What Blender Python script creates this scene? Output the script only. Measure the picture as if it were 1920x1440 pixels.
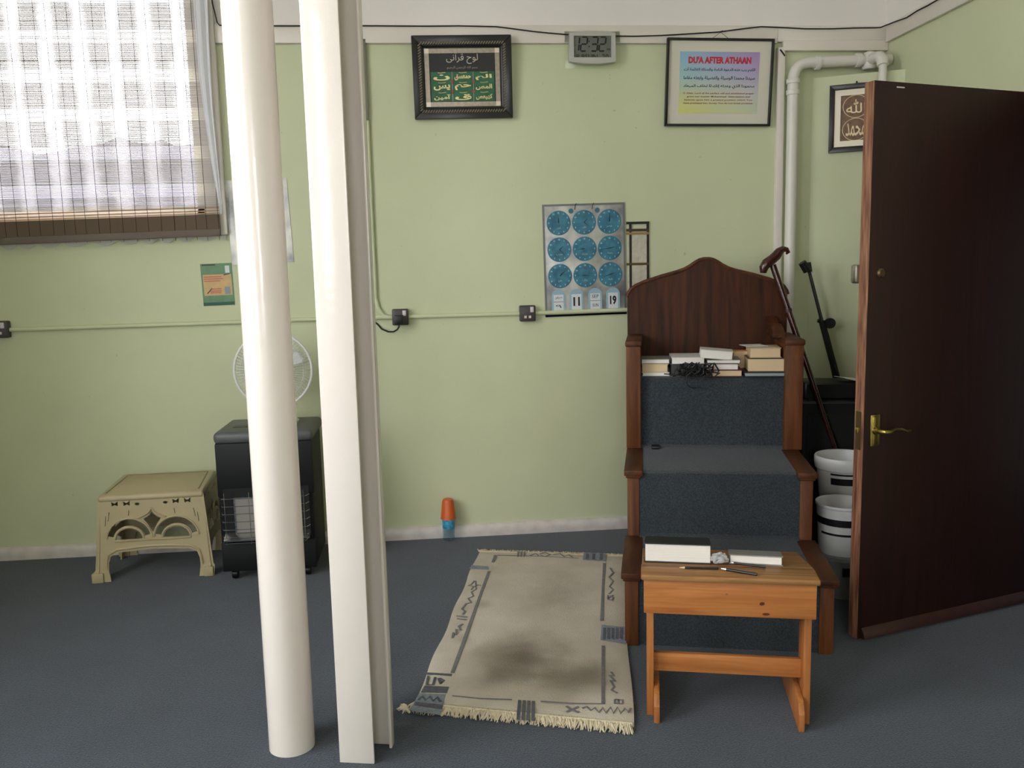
import bpy, bmesh, math, random
from mathutils import Vector, Matrix
random.seed(7)
for o in list(bpy.data.objects):
    bpy.data.objects.remove(o, do_unlink=True)
SC = bpy.context.scene
COL = SC.collection
R = math.radians

# ------------------------------------------------------------------ camera
F, CX, CY, H = 1600.0, 960.0, 720.0, 1.40
YAW, PITCH, ROLL = R(5.256), R(7.670), R(1.351)
fw = Vector((math.sin(YAW)*math.cos(PITCH), math.cos(YAW)*math.cos(PITCH), -math.sin(PITCH)))
r0 = Vector((math.cos(YAW), -math.sin(YAW), 0))
d0 = fw.cross(r0)
RT = r0*math.cos(ROLL) + d0*math.sin(ROLL)
DN = -r0*math.sin(ROLL) + d0*math.cos(ROLL)
CAM = Vector((0, 0, H))
cam = bpy.data.objects.new('camera', bpy.data.cameras.new('camera'))
COL.objects.link(cam)
m3 = Matrix((RT, -DN, -fw)).transposed()
cam.matrix_world = Matrix.Translation(CAM) @ m3.to_4x4()
cam.data.sensor_width = 36.0
cam.data.lens = 36.0*F/1920.0
cam.data.clip_start = 0.05
SC.camera = cam

# ------------------------------------------------------------------ exposure, sky, window portals
SC.view_settings.view_transform = 'Standard'
SC.view_settings.look = 'None'
SC.view_settings.gamma = 1.0
SC.view_settings.use_curve_mapping = False
SC.view_settings.exposure = 0.10
wd = bpy.data.worlds.new('sky'); SC.world = wd
wd.use_nodes = True
bg = wd.node_tree.nodes['Background']
bg.inputs['Color'].default_value = (1.0, 0.968, 0.965, 1)
bg.inputs['Strength'].default_value = 11.0

YW, XR, XL, YB, ZC = 4.40, 2.384, -2.45, -2.6, 3.70      # back wall, right wall, left wall, rear wall, ceiling
WIN_BACK = (-2.30, -1.09, 1.70, 2.84)                       # x0 x1 z0 z1
WIN_LEFT = [(0.65, 2.25, 0.85, 3.40), (-1.9, -0.3, 0.85, 3.40)]   # y0 y1 z0 z1
WIN_REAR_FILL = (-0.9, 0.2, 1.0, 2.6)  # unseen rear opening, added as fill light
DOORWAY = (2.26, 3.185, 2.03)                               # y0 y1 top

def portal(name, loc, rot, sx, sy):
    l = bpy.data.lights.new(name, 'AREA'); l.shape = 'RECTANGLE'; l.size = sx; l.size_y = sy
    l.cycles.is_portal = True
    o = bpy.data.objects.new(name, l); COL.objects.link(o); o.location = loc; o.rotation_euler = rot
    return o
x0, x1, z0, z1 = WIN_BACK
portal('sky_portal', ((x0+x1)/2, YW+0.17, (z0+z1)/2), (R(-90), 0, 0), x1-x0, z1-z0)
for (y0, y1, z0, z1) in WIN_LEFT:
    portal('sky_portal', (XL-0.17, (y0+y1)/2, (z0+z1)/2), (R(90), 0, R(-90)), y1-y0, z1-z0)

x0, x1, z0, z1 = WIN_REAR_FILL
portal('sky_portal', ((x0+x1)/2, YB-0.17, (z0+z1)/2), (R(90), 0, 0), x1-x0, z1-z0)

# ------------------------------------------------------------------ photo pixel -> place
def ray(x, y): return RT*((x-CX)/F) + DN*((y-CY)/F) + fw
def flo(x, y, z=0.0):
    w = ray(x, y); return CAM + w*((z-H)/w.z)
def pln(x, y, P, n):
    w = ray(x, y); P = Vector(P); n = Vector(n); return CAM + w*((P-CAM).dot(n)/w.dot(n))
def W(x, y, off=0.0): return pln(x, y, (0, YW-off, 0), (0, 1, 0))

# ------------------------------------------------------------------ materials
def lin(c):
    out = []
    for v in c[:3]:
        v = v/255.0
        out.append(v/12.92 if v <= 0.04045 else ((v+0.055)/1.055)**2.4)
    return (*out, 1)
def newmat(name):
    m = bpy.data.materials.new(name); m.use_nodes = True
    nt = m.node_tree; return m, nt, nt.nodes['Principled BSDF']
def N(nt, t, **kw):
    n = nt.nodes.new(t)
    for k, v in kw.items(): setattr(n, k, v)
    return n
def mat(name, c, rough=0.5, metal=0.0, var=0.0, vscale=6.0, bump=0.0, bscale=80.0, spec=None, c2=None, stretch=None, coat=0.0, bdist=0.002):
    m, nt, b = newmat(name)
    b.inputs['Base Color'].default_value = lin(c)
    b.inputs['Roughness'].default_value = rough
    b.inputs['Metallic'].default_value = metal
    if coat: b.inputs['Coat Weight'].default_value = coat; b.inputs['Coat Roughness'].default_value = 0.12
    if spec is not None: b.inputs['Specular IOR Level'].default_value = spec
    L = nt.links
    tc = N(nt, 'ShaderNodeTexCoord')
    src = tc.outputs['Object']
    if stretch:
        mp = N(nt, 'ShaderNodeMapping'); mp.inputs['Scale'].default_value = stretch
        L.new(src, mp.inputs['Vector']); src = mp.outputs['Vector']
    if var or c2:
        n = N(nt, 'ShaderNodeTexNoise'); n.inputs['Scale'].default_value = vscale; n.inputs['Detail'].default_value = 5
        L.new(src, n.inputs['Vector'])
        rp = N(nt, 'ShaderNodeValToRGB')
        a = lin(c)
        if c2: z = lin(c2); lo = a; hi = z
        else:
            lo = tuple(min(1, v*(1-var)) for v in a[:3])+(1,); hi = tuple(min(1, v*(1+var)) for v in a[:3])+(1,)
        rp.color_ramp.elements[0].position = 0.32; rp.color_ramp.elements[1].position = 0.68
        rp.color_ramp.elements[0].color = lo; rp.color_ramp.elements[1].color = hi
        L.new(n.outputs['Fac'], rp.inputs['Fac']); L.new(rp.outputs['Color'], b.inputs['Base Color'])
    if bump:
        n2 = N(nt, 'ShaderNodeTexNoise'); n2.inputs['Scale'].default_value = bscale; n2.inputs['Detail'].default_value = 4
        L.new(src, n2.inputs['Vector'])
        bp = N(nt, 'ShaderNodeBump'); bp.inputs['Strength'].default_value = bump; bp.inputs['Distance'].default_value = bdist
        L.new(n2.outputs['Fac'], bp.inputs['Height']); L.new(bp.outputs['Normal'], b.inputs['Normal'])
    return m
def wall_mat(name):
    """green emulsion below the picture rail, off-white above it"""
    m, nt, b = newmat(name); L = nt.links
    g = N(nt, 'ShaderNodeNewGeometry'); s = N(nt, 'ShaderNodeSeparateXYZ'); L.new(g.outputs['Position'], s.inputs[0])
    gt = N(nt, 'ShaderNodeMath', operation='GREATER_THAN'); gt.inputs[1].default_value = 2.545; L.new(s.outputs['Z'], gt.inputs[0])
    n = N(nt, 'ShaderNodeTexNoise'); n.inputs['Scale'].default_value = 1.3; n.inputs['Detail'].default_value = 6; n.inputs['Roughness'].default_value = 0.6
    L.new(g.outputs['Position'], n.inputs['Vector'])
    rp = N(nt, 'ShaderNodeValToRGB'); rp.color_ramp.elements[0].position = 0.3; rp.color_ramp.elements[1].position = 0.7
    rp.color_ramp.elements[0].color = lin(GREEN[0]); rp.color_ramp.elements[1].color = lin(GREEN[1]); L.new(n.outputs['Fac'], rp.inputs['Fac'])
    # scattered small scuffs
    v = N(nt, 'ShaderNodeTexNoise'); v.inputs['Scale'].default_value = 26; v.inputs['Detail'].default_value = 2; L.new(g.outputs['Position'], v.inputs['Vector'])
    vr = N(nt, 'ShaderNodeValToRGB'); vr.color_ramp.elements[0].position = 0.76; vr.color_ramp.elements[1].position = 0.80
    L.new(v.outputs['Fac'], vr.inputs['Fac'])
    mx0 = N(nt, 'ShaderNodeMix', data_type='RGBA'); mx0.inputs[7].default_value = lin((120, 124, 92))
    ml = N(nt, 'ShaderNodeMath', operation='MULTIPLY'); ml.inputs[1].default_value = 0.3; L.new(vr.outputs['Color'], ml.inputs[0])
    L.new(ml.outputs[0], mx0.inputs[0]); L.new(rp.outputs['Color'], mx0.inputs[6])
    mx = N(nt, 'ShaderNodeMix', data_type='RGBA'); mx.inputs[7].default_value = lin((232, 227, 221))
    L.new(gt.outputs[0], mx.inputs[0]); L.new(mx0.outputs[2], mx.inputs[6]); L.new(mx.outputs[2], b.inputs['Base Color'])
    b.inputs['Roughness'].default_value = 0.5
    b.inputs['Specular IOR Level'].default_value = 0.35
    n2 = N(nt, 'ShaderNodeTexNoise'); n2.inputs['Scale'].default_value = 9; n2.inputs['Detail'].default_value = 8; L.new(g.outputs['Position'], n2.inputs['Vector'])
    bp = N(nt, 'ShaderNodeBump'); bp.inputs['Strength'].default_value = 0.25; bp.inputs['Distance'].default_value = 0.01
    L.new(n2.outputs['Fac'], bp.inputs['Height']); L.new(bp.outputs['Normal'], b.inputs['Normal'])
    return m
GREEN = ((201, 206, 169), (209, 214, 178))
def carpet(name, ca, cb):
    m, nt, b = newmat(name); L = nt.links
    tc = N(nt, 'ShaderNodeTexCoord')
    n = N(nt, 'ShaderNodeTexNoise'); n.inputs['Scale'].default_value = 160; n.inputs['Detail'].default_value = 3; L.new(tc.outputs['Object'], n.inputs['Vector'])
    w = N(nt, 'ShaderNodeTexNoise'); w.inputs['Scale'].default_value = 3.5; w.inputs['Detail'].default_value = 4; L.new(tc.outputs['Object'], w.inputs['Vector'])
    mm = N(nt, 'ShaderNodeMath', operation='MULTIPLY_ADD'); mm.inputs[1].default_value = 0.78; L.new(n.outputs['Fac'], mm.inputs[0])
    m2 = N(nt, 'ShaderNodeMath', operation='MULTIPLY'); m2.inputs[1].default_value = 0.22; L.new(w.outputs['Fac'], m2.inputs[0]); L.new(m2.outputs[0], mm.inputs[2])
    rp = N(nt, 'ShaderNodeValToRGB'); rp.color_ramp.elements[0].position = 0.36; rp.color_ramp.elements[1].position = 0.64
    rp.color_ramp.elements[0].color = lin(ca); rp.color_ramp.elements[1].color = lin(cb)
    L.new(mm.outputs[0], rp.inputs['Fac']); L.new(rp.outputs['Color'], b.inputs['Base Color'])
    b.inputs['Roughness'].default_value = 0.95; b.inputs['Specular IOR Level'].default_value = 0.1
    b.inputs['Sheen Weight'].default_value = 0.25; b.inputs['Sheen Roughness'].default_value = 0.5
    n3 = N(nt, 'ShaderNodeTexNoise'); n3.inputs['Scale'].default_value = 210; n3.inputs['Detail'].default_value = 2; L.new(tc.outputs['Object'], n3.inputs['Vector'])
    bp = N(nt, 'ShaderNodeBump'); bp.inputs['Strength'].default_value = 0.8; bp.inputs['Distance'].default_value = 0.004
    L.new(n3.outputs['Fac'], bp.inputs['Height']); L.new(bp.outputs['Normal'], b.inputs['Normal'])
    return m
def wood(name, ca, cb, stretch=(2, 30, 30), rough=0.45, scale=2.0, coat=0.0, fine=0.5):
    m, nt, b = newmat(name); L = nt.links
    tc = N(nt, 'ShaderNodeTexCoord'); mp = N(nt, 'ShaderNodeMapping'); mp.inputs['Scale'].default_value = stretch
    L.new(tc.outputs['Object'], mp.inputs['Vector'])
    n = N(nt, 'ShaderNodeTexNoise'); n.inputs['Scale'].default_value = scale; n.inputs['Detail'].default_value = 7; n.inputs['Roughness'].default_value = 0.6; n.inputs['Distortion'].default_value = 0.6
    L.new(mp.outputs['Vector'], n.inputs['Vector'])
    rp = N(nt, 'ShaderNodeValToRGB'); rp.color_ramp.elements[0].position = 0.33; rp.color_ramp.elements[1].position = 0.67
    rp.color_ramp.elements[0].color = lin(ca); rp.color_ramp.elements[1].color = lin(cb)
    L.new(n.outputs['Fac'], rp.inputs['Fac']); L.new(rp.outputs['Color'], b.inputs['Base Color'])
    b.inputs['Roughness'].default_value = rough; b.inputs['Specular IOR Level'].default_value = 0.3
    if coat: b.inputs['Coat Weight'].default_value = coat; b.inputs['Coat Roughness'].default_value = 0.2
    bp = N(nt, 'ShaderNodeBump'); bp.inputs['Strength'].default_value = 0.15*fine; bp.inputs['Distance'].default_value = 0.002
    L.new(n.outputs['Fac'], bp.inputs['Height']); L.new(bp.outputs['Normal'], b.inputs['Normal'])
    return m
def clear(name, tint=(255, 255, 255), refl=0.08, rough=0.02):
    m = bpy.data.materials.new(name); m.use_nodes = True; nt = m.node_tree
    for n in list(nt.nodes):
        if n.type != 'OUTPUT_MATERIAL': nt.nodes.remove(n)
    out = [n for n in nt.nodes if n.type == 'OUTPUT_MATERIAL'][0]
    t = N(nt, 'ShaderNodeBsdfTransparent'); t.inputs[0].default_value = lin(tint)
    g = N(nt, 'ShaderNodeBsdfGlossy'); g.inputs['Roughness'].default_value = rough
    mx = N(nt, 'ShaderNodeMixShader'); mx.inputs[0].default_value = refl
    nt.links.new(t.outputs[0], mx.inputs[1]); nt.links.new(g.outputs[0], mx.inputs[2]); nt.links.new(mx.outputs[0], out.inputs['Surface'])
    return m
def translucent(name, c, ct, trans=0.5, transp=0.0):
    m = bpy.data.materials.new(name); m.use_nodes = True; nt = m.node_tree
    for n in list(nt.nodes):
        if n.type != 'OUTPUT_MATERIAL': nt.nodes.remove(n)
    out = [n for n in nt.nodes if n.type == 'OUTPUT_MATERIAL'][0]
    d = N(nt, 'ShaderNodeBsdfDiffuse'); d.inputs[0].default_value = lin(c)
    t = N(nt, 'ShaderNodeBsdfTranslucent'); t.inputs[0].default_value = lin(ct)
    mx = N(nt, 'ShaderNodeMixShader'); mx.inputs[0].default_value = trans
    nt.links.new(d.outputs[0], mx.inputs[1]); nt.links.new(t.outputs[0], mx.inputs[2])
    last = mx
    if transp:
        tr = N(nt, 'ShaderNodeBsdfTransparent'); m2 = N(nt, 'ShaderNodeMixShader'); m2.inputs[0].default_value = transp
        nt.links.new(mx.outputs[0], m2.inputs[1]); nt.links.new(tr.outputs[0], m2.inputs[2]); last = m2
    nt.links.new(last.outputs[0], out.inputs['Surface'])
    return m

M = {}
M['wall'] = wall_mat('green_and_white_emulsion')
M['white_wall'] = mat('white_emulsion', (230, 226, 220), 0.6, var=0.03)
M['carpet'] = carpet('blue_grey_carpet', (43, 51, 62), (64, 74, 87))
M['step_carpet'] = carpet('dark_blue_step_carpet', (46, 52, 58), (66, 73, 79))
M['gloss_white'] = mat('white_gloss_paint', (224, 217, 206), 0.3, var=0.03, vscale=3, bump=0.2, bscale=30)
M['skirt'] = mat('scuffed_white_gloss', (214, 206, 200), 0.45, var=0.10, vscale=18, bump=0.2)
M['cream_gloss'] = mat('cream_gloss_paint', (230, 221, 212), 0.16, var=0.02, vscale=2, bump=0.35, bscale=22, bdist=0.004)
M['pipe_white'] = mat('white_pipe_paint', (222, 217, 208), 0.35, bump=0.2, bscale=40)
M['green_paint'] = mat('green_conduit_paint', (206, 211, 174), 0.45)
M['black'] = mat('black_plastic', (14, 14, 15), 0.4)
M['black_matt'] = mat('matt_black', (17, 17, 18), 0.8, bump=0.3)
M['cable'] = mat('black_cable', (22, 19, 18), 0.6)
M['dark_door'] = wood('dark_varnished_door', (34, 17, 14), (48, 23, 19), (30, 30, 1.2), 0.5, 1.6)
M['worn_edge'] = mat('worn_reddish_edge', (96, 50, 38), 0.5, c2=(168, 122, 92), stretch=(40, 40, 3), vscale=2.2)
M['brass'] = mat('worn_brass', (186, 165, 96), 0.28, metal=1.0, var=0.15, vscale=40)
M['dull_brass'] = mat('dull_brass', (110, 92, 60), 0.45, metal=0.8)
M['steel'] = mat('dull_steel', (170, 165, 158), 0.3, metal=1.0)
M['minbar'] = wood('stained_brown_wood', (40, 20, 10), (82, 43, 20), (16, 16, 1.3), 0.7, 1.5)
M['minbar_side'] = wood('stained_side_wood', (72, 38, 18), (120, 70, 34), (14, 14, 1.6), 0.55, 1.5)
M['minbar_cap'] = wood('dark_cap_wood', (56, 29, 15), (96, 54, 27), (14, 2, 14), 0.5, 1.5)
M['pine'] = wood('varnished_pine', (158, 94, 46), (192, 126, 70), (1.6, 22, 30), 0.42, 1.6, coat=0.2)
M['pine_v'] = wood('varnished_pine_upright', (152, 90, 44), (186, 122, 68), (30, 22, 1.6), 0.45, 1.6, coat=0.15)
M['pine_top'] = wood('worn_pine_top', (116, 78, 45), (166, 122, 76), (1.4, 34, 20), 0.5, 1.6)
M['knot'] = mat('pine_knot', (84, 42, 22), 0.5)
M['beige'] = mat('beige_plastic', (182, 168, 132), 0.38, var=0.03, vscale=8)
M['groove'] = mat('deep_beige_plastic', (150, 136, 104), 0.5)
M['heater'] = mat('black_enamel', (20, 21, 23), 0.55, spec=0.3)
M['heater_grey'] = mat('charcoal_top_plastic', (86, 88, 88), 0.45)
M['ceramic'] = mat('grey_ceramic_plaque', (140, 136, 132), 0.8, bump=0.6, bscale=160)
M['chrome'] = mat('chrome', (210, 210, 210), 0.15, metal=1.0)
M['fan_white'] = mat('white_fan_plastic', (222, 222, 218), 0.35)
M['fan_blade'] = mat('pale_grey_blade', (206, 208, 208), 0.3)
M['pages'] = mat('white_paper_block', (236, 230, 222), 0.85, bump=0.5, bscale=3, stretch=(1, 1, 160))
M['pages_cream'] = mat('cream_paper_block', (222, 196, 156), 0.85, bump=0.5, stretch=(1, 1, 160), bscale=3)
M['paper'] = mat('white_paper', (214, 212, 208), 0.8)
M['orange'] = mat('orange_plastic', (214, 98, 40), 0.4)
M['label_blue'] = mat('blue_bottle_label', (30, 112, 160), 0.4, c2=(92, 186, 214), vscale=60)
M['bottle'] = clear('clear_bottle_plastic', (226, 240, 246), 0.16, 0.05)
M['acrylic'] = clear('clear_acrylic', (253, 254, 251), 0.02, 0.1)
M['glass'] = clear('window_glass', (250, 253, 255), 0.05, 0.0)
M['bucket'] = mat('white_bucket_plastic', (228, 228, 226), 0.35)
M['tub'] = mat('grey_translucent_tub', (128, 130, 126), 0.4, var=0.1, vscale=30)
M['grille'] = mat('black_speaker_grille', (20, 21, 22), 0.8, bump=0.8, bscale=300)
M['stick'] = mat('dark_red_varnished_stick', (62, 26, 20), 0.25, var=0.2, vscale=30, coat=0.4)

# ------------------------------------------------------------------ mesh helpers
class MB:
    def __init__(s): s.v = []; s.f = []
    def add(s, vs, fs):
        b = len(s.v); s.v += [Vector(p) for p in vs]; s.f += [tuple(b+i for i in f) for f in fs]; return s
    def box(s, x0, x1, y0, y1, z0, z1):
        return s.add([(x0,y0,z0),(x1,y0,z0),(x1,y1,z0),(x0,y1,z0),(x0,y0,z1),(x1,y0,z1),(x1,y1,z1),(x0,y1,z1)],
                     [(0,3,2,1),(4,5,6,7),(0,1,5,4),(1,2,6,5),(2,3,7,6),(3,0,4,7)])
    def prism(s, pts, vec):
        n = len(pts); vec = Vector(vec); a = [Vector(p) for p in pts]
        return s.add(a+[p+vec for p in a], [tuple(range(n-1,-1,-1)), tuple(range(n,2*n))]+[(i,(i+1)%n,n+(i+1)%n,n+i) for i in range(n)])
    def tube(s, path, r, n=8, closed=False, caps=True):
        P = [Vector(p) for p in path]; k = len(P)
        rad = r if isinstance(r, (list, tuple)) else [r]*k
        vs = []; up = None
        for i, p in enumerate(P):
            if closed: t = P[(i+1)%k]-P[i-1]
            else: t = P[min(i+1,k-1)]-P[max(i-1,0)]
            if t.length < 1e-9: t = Vector((0,0,1))
            t.normalize()
            if up is None:
                up = Vector((0,0,1)) if abs(t.z) < 0.9 else Vector((0,1,0))
            a = up - t*up.dot(t)
            if a.length < 1e-6: a = t.orthogonal()
            a.normalize(); up = a; b = t.cross(a)
            for j in range(n):
                th = 2*math.pi*j/n; vs.append(p+(a*math.cos(th)+b*math.sin(th))*rad[i])
        fs = []
        for i in range(k if closed else k-1):
            q = (i+1)%k
            for j in range(n): fs.append((i*n+j, i*n+(j+1)%n, q*n+(j+1)%n, q*n+j))
        if caps and not closed: fs += [tuple(range(n-1,-1,-1)), tuple((k-1)*n+j for j in range(n))]
        return s.add(vs, fs)
    def lathe(s, prof, c=(0,0,0), n=32, axis='z'):
        c = Vector(c); vs = []; k = len(prof)
        for (r, z) in prof:
            for j in range(n):
                th = 2*math.pi*j/n; x, y = r*math.cos(th), r*math.sin(th)
                vs.append(c + (Vector((x,y,z)) if axis == 'z' else Vector((x,-z,y)) if axis == 'y' else Vector((z,x,y))))
        fs = [(i*n+j, i*n+(j+1)%n, (i+1)*n+(j+1)%n, (i+1)*n+j) for i in range(k-1) for j in range(n)]
        fs += [tuple(range(n-1,-1,-1)), tuple((k-1)*n+j for j in range(n))]
        return s.add(vs, fs)
    def mesh(s, me, mx):
        return s.add([mx @ v.co for v in me.vertices], [tuple(p.vertices) for p in me.polygons])
    def build(s, name, m, parent=None, smooth=False, bevel=0.0, seg=2, angle=35, loc=None, rot=None):
        me = bpy.data.meshes.new(name); me.from_pydata([tuple(v) for v in s.v], [], s.f)
        bm = bmesh.new(); bm.from_mesh(me)
        bmesh.ops.recalc_face_normals(bm, faces=bm.faces)
        if bevel:
            es = [e for e in bm.edges if len(e.link_faces) == 2 and e.calc_face_angle(0) > R(30)]
            bmesh.ops.bevel(bm, geom=es, offset=bevel, offset_type='OFFSET', segments=seg, profile=0.5, affect='EDGES', clamp_overlap=True)
        bm.to_mesh(me); bm.free()
        if smooth or bevel:
            for p in me.polygons: p.use_smooth = True
            me.set_sharp_from_angle(angle=R(angle))
        me.materials.append(M[m] if isinstance(m, str) else m)
        o = bpy.data.objects.new(name, me); COL.objects.link(o)
        if parent: o.parent = parent
        if loc: o.location = loc
        if rot: o.rotation_euler = rot
        return o
def tag(o, label, cat, group=None):
    o['label'] = label; o['category'] = cat
    if group: o['group'] = group
    return o
def thing(name, label, cat, loc=(0,0,0), rot=(0,0,0), group=None):
    o = bpy.data.objects.new(name, None); COL.objects.link(o); o.empty_display_size = 0.1
    o.location = loc; o.rotation_euler = rot
    return tag(o, label, cat, group)
def struct(o): o['kind'] = 'structure'; return o
def sempty(name, loc=(0,0,0), rot=(0,0,0)):
    o = bpy.data.objects.new(name, None); COL.objects.link(o); o.location = loc; o.rotation_euler = rot; o['kind'] = 'structure'; return o
XZ = Matrix(((1,0,0,0),(0,0,-1,0),(0,1,0,0),(0,0,0,1)))         # drawing plane x,y -> standing x,z facing -Y
def curve_mesh(cu):
    o = bpy.data.objects.new('tmp', cu); COL.objects.link(o)
    dg = bpy.context.evaluated_depsgraph_get(); me = bpy.data.meshes.new_from_object(o.evaluated_get(dg))
    bpy.data.objects.remove(o); bpy.data.curves.remove(cu); return me
def plate(loops, th):
    """flat plate with holes; loops of (x, y); thickness th about the plane"""
    cu = bpy.data.curves.new('tmp', 'CURVE'); cu.dimensions = '2D'; cu.fill_mode = 'BOTH'; cu.extrude = th/2
    for lp in loops:
        sp = cu.splines.new('POLY'); sp.points.add(len(lp)-1)
        for p, q in zip(sp.points, lp): p.co = (q[0], q[1], 0, 1)
        sp.use_cyclic_u = True
    return curve_mesh(cu)
def text(body, size, w=None, th=0.0006, align='CENTER', bold=0.0, h=None):
    cu = bpy.data.curves.new('tmp', 'FONT'); cu.body = body; cu.size = size; cu.align_x = align; cu.resolution_u = 2
    cu.extrude = th/2; cu.offset = bold
    me = curve_mesh(cu)
    if not len(me.vertices): return me
    xs = [v.co.x for v in me.vertices]; ys = [v.co.y for v in me.vertices]
    cx, cy = (min(xs)+max(xs))/2, (min(ys)+max(ys))/2
    sx = w/(max(xs)-min(xs)) if w else 1.0
    sy = h/(max(ys)-min(ys)) if h else (sx if w else 1.0)
    if h and not w: sx = sy
    for v in me.vertices:
        if align == 'CENTER': v.co.x -= cx; v.co.y -= cy
        v.co.x *= sx; v.co.y *= sy
    return me
AR = {}
for ch, cp, k in [('ا',0xFE8D,2),('آ',0xFE81,2),('إ',0xFE87,2),('ب',0xFE8F,4),('ة',0xFE93,2),('ت',0xFE95,4),('ث',0xFE99,4),('ج',0xFE9D,4),
                  ('ح',0xFEA1,4),('خ',0xFEA5,4),('د',0xFEA9,2),('ذ',0xFEAB,2),('ر',0xFEAD,2),('ز',0xFEAF,2),('س',0xFEB1,4),('ش',0xFEB5,4),
                  ('ص',0xFEB9,4),('ض',0xFEBD,4),('ط',0xFEC1,4),('ظ',0xFEC5,4),('ع',0xFEC9,4),('غ',0xFECD,4),('ف',0xFED1,4),('ق',0xFED5,4),
                  ('ك',0xFED9,4),('ل',0xFEDD,4),('م',0xFEE1,4),('ن',0xFEE5,4),('ه',0xFEE9,4),('و',0xFEED,2),('ى',0xFEEF,2),('ي',0xFEF1,4),('ئ',0xFE89,4)]:
    AR[ch] = (cp, k)
def arabic(s):
    out = []
    for i, ch in enumerate(s):
        if ch not in AR: out.append(ch); continue
        cp, k = AR[ch]
        pj = i > 0 and s[i-1] in AR and AR[s[i-1]][1] == 4
        nj = i+1 < len(s) and s[i+1] in AR and k == 4
        out.append(chr(cp + (3 if pj and nj else 2 if nj else 1 if pj else 0)))
    return ''.join(reversed(out))
def at(x, y, z=0.0): return Matrix.Translation((x, y, z)) @ XZ
def ribbon(mb, pts, w, th):
    """flat stroke lying on the floor through 3D pts"""
    P = [Vector(p) for p in pts]; vs = []
    for i, p in enumerate(P):
        t = (P[min(i+1,len(P)-1)]-P[max(i-1,0)]); t.z = 0
        t.normalize(); s = Vector((-t.y, t.x, 0))*w/2
        vs += [p-s, p+s, p+s+Vector((0,0,th)), p-s+Vector((0,0,th))]
    fs = []
    for i in range(len(P)-1):
        a = i*4; b = a+4
        for j in range(4): fs.append((a+j, a+(j+1)%4, b+(j+1)%4, b+j))
    fs += [(0,1,2,3), tuple(len(P)*4-4+j for j in (3,2,1,0))]
    mb.add(vs, fs)
#===STRUCTURE===
# ------------------------------------------------------------------ room shell
struct(MB().box(XL-0.15, XR+0.15, YB-0.15, YW+0.15, -0.12, 0).build('floor', 'carpet'))
struct(MB().box(XL-0.15, XR+1.5, YB-0.15, YW+0.15, ZC, ZC+0.12).build('ceiling', 'white_wall'))
def wall_with_hole(name, axis, pos, th, a0, a1, holes):
    """axis 'y': wall in XZ at y=pos..pos+th; axis 'x': wall in YZ at x=pos..pos+th; holes (a0,a1,z0,z1) sorted along a"""
    mb = MB()
    def bx(p, q, z0, z1):
        if q-p < 1e-4 or z1-z0 < 1e-4: return
        if axis == 'y': mb.box(p, q, min(pos,pos+th), max(pos,pos+th), z0, z1)
        else: mb.box(min(pos,pos+th), max(pos,pos+th), p, q, z0, z1)
    c = a0
    for (p, q, z0, z1) in sorted(holes):
        bx(c, p, 0, ZC); bx(p, q, 0, z0); bx(p, q, z1, ZC); c = q
    bx(c, a1, 0, ZC)
    return struct(mb.build(name, 'wall'))
wall_with_hole('wall_back', 'y', YW, 0.15, XL-0.15, XR+0.15, [WIN_BACK])
wall_with_hole('wall_left', 'x', XL, -0.15, YB, YW, WIN_LEFT)
wall_with_hole('wall_rear', 'y', YB, -0.15, XL-0.15, XR+0.15, [WIN_REAR_FILL])
wall_with_hole('wall_right', 'x', XR, 0.15, YB, YW, [(DOORWAY[0], DOORWAY[1], 0, DOORWAY[2])])
# boxed-in diagonal panel across the corner, open on top
PA, PB = Vector((1.999, YW, 0)), Vector((XR, 4.20, 0))
pn = Vector((-(PB-PA).y, (PB-PA).x, 0)).normalized()
cm = MB(); cm.prism([PA, PB, PB+pn*0.02, PA+pn*0.02], (0, 0, 2.338)); struct(cm.build('wall_corner', 'wall'))
# corridor beyond the doorway
hm = MB()
hm.box(XR+1.35, XR+1.5, 1.2, YW+0.15, 0, ZC); hm.box(XR+0.15, XR+1.5, YW, YW+0.15, 0, ZC); hm.box(XR+0.15, XR+1.5, 1.05, 1.2, 0, ZC)
struct(hm.build('wall_corridor', 'white_wall'))
struct(MB().box(XR+0.15, XR+1.5, 1.05, YW+0.15, -0.12, 0).build('floor_corridor', 'carpet'))
struct(MB().box(-14, 14, -14, 14, -0.45, -0.35).build('ground', mat('paving_outside', (190, 186, 178), 0.9, var=0.1)))
rng = random.Random(12); top = []
xq = 3.0
while xq > -9.0:
    top.append((xq, 12.0, 3.12+.05*math.sin(xq*1.3)+.05*math.sin(xq*3.1+1)+rng.uniform(-.06,.06))); xq -= .18
hg = MB(); hg.prism([(-9,12,-.35),(3,12,-.35)]+top, (0,.8,0))
struct(hg.build('added_backdrop', mat('slate_backdrop', (104, 100, 116), 0.9, var=0.4, vscale=1.2)))  # backdrop added outdoors to dim the daylight behind the lower blind
# picture rails and trims
zb, zt = W(750, 83)[2], W(1030, 49)[2]
struct(MB().box(-0.985, 1.80, YW-0.022, YW, zb, zt).build('trim_1', 'gloss_white', bevel=0.004))
mb = MB(); mb.box(1.80, XR, YW-0.022, YW, 2.512, zt); struct(mb.build('trim_2', 'gloss_white', bevel=0.004))
struct(MB().box(1.825, XR-0.002, YW-0.036, YW, 2.467, 2.516).build('trim_3', 'gloss_white', bevel=0.003))
struct(MB().box(XR-0.022, XR, YB, YW-0.038, zb, zt).build('trim_4', 'gloss_white', bevel=0.004))
struct(MB().box(XL, XL+0.022, YB, YW, zb, zt).build('trim_5', 'gloss_white', bevel=0.004))
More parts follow.
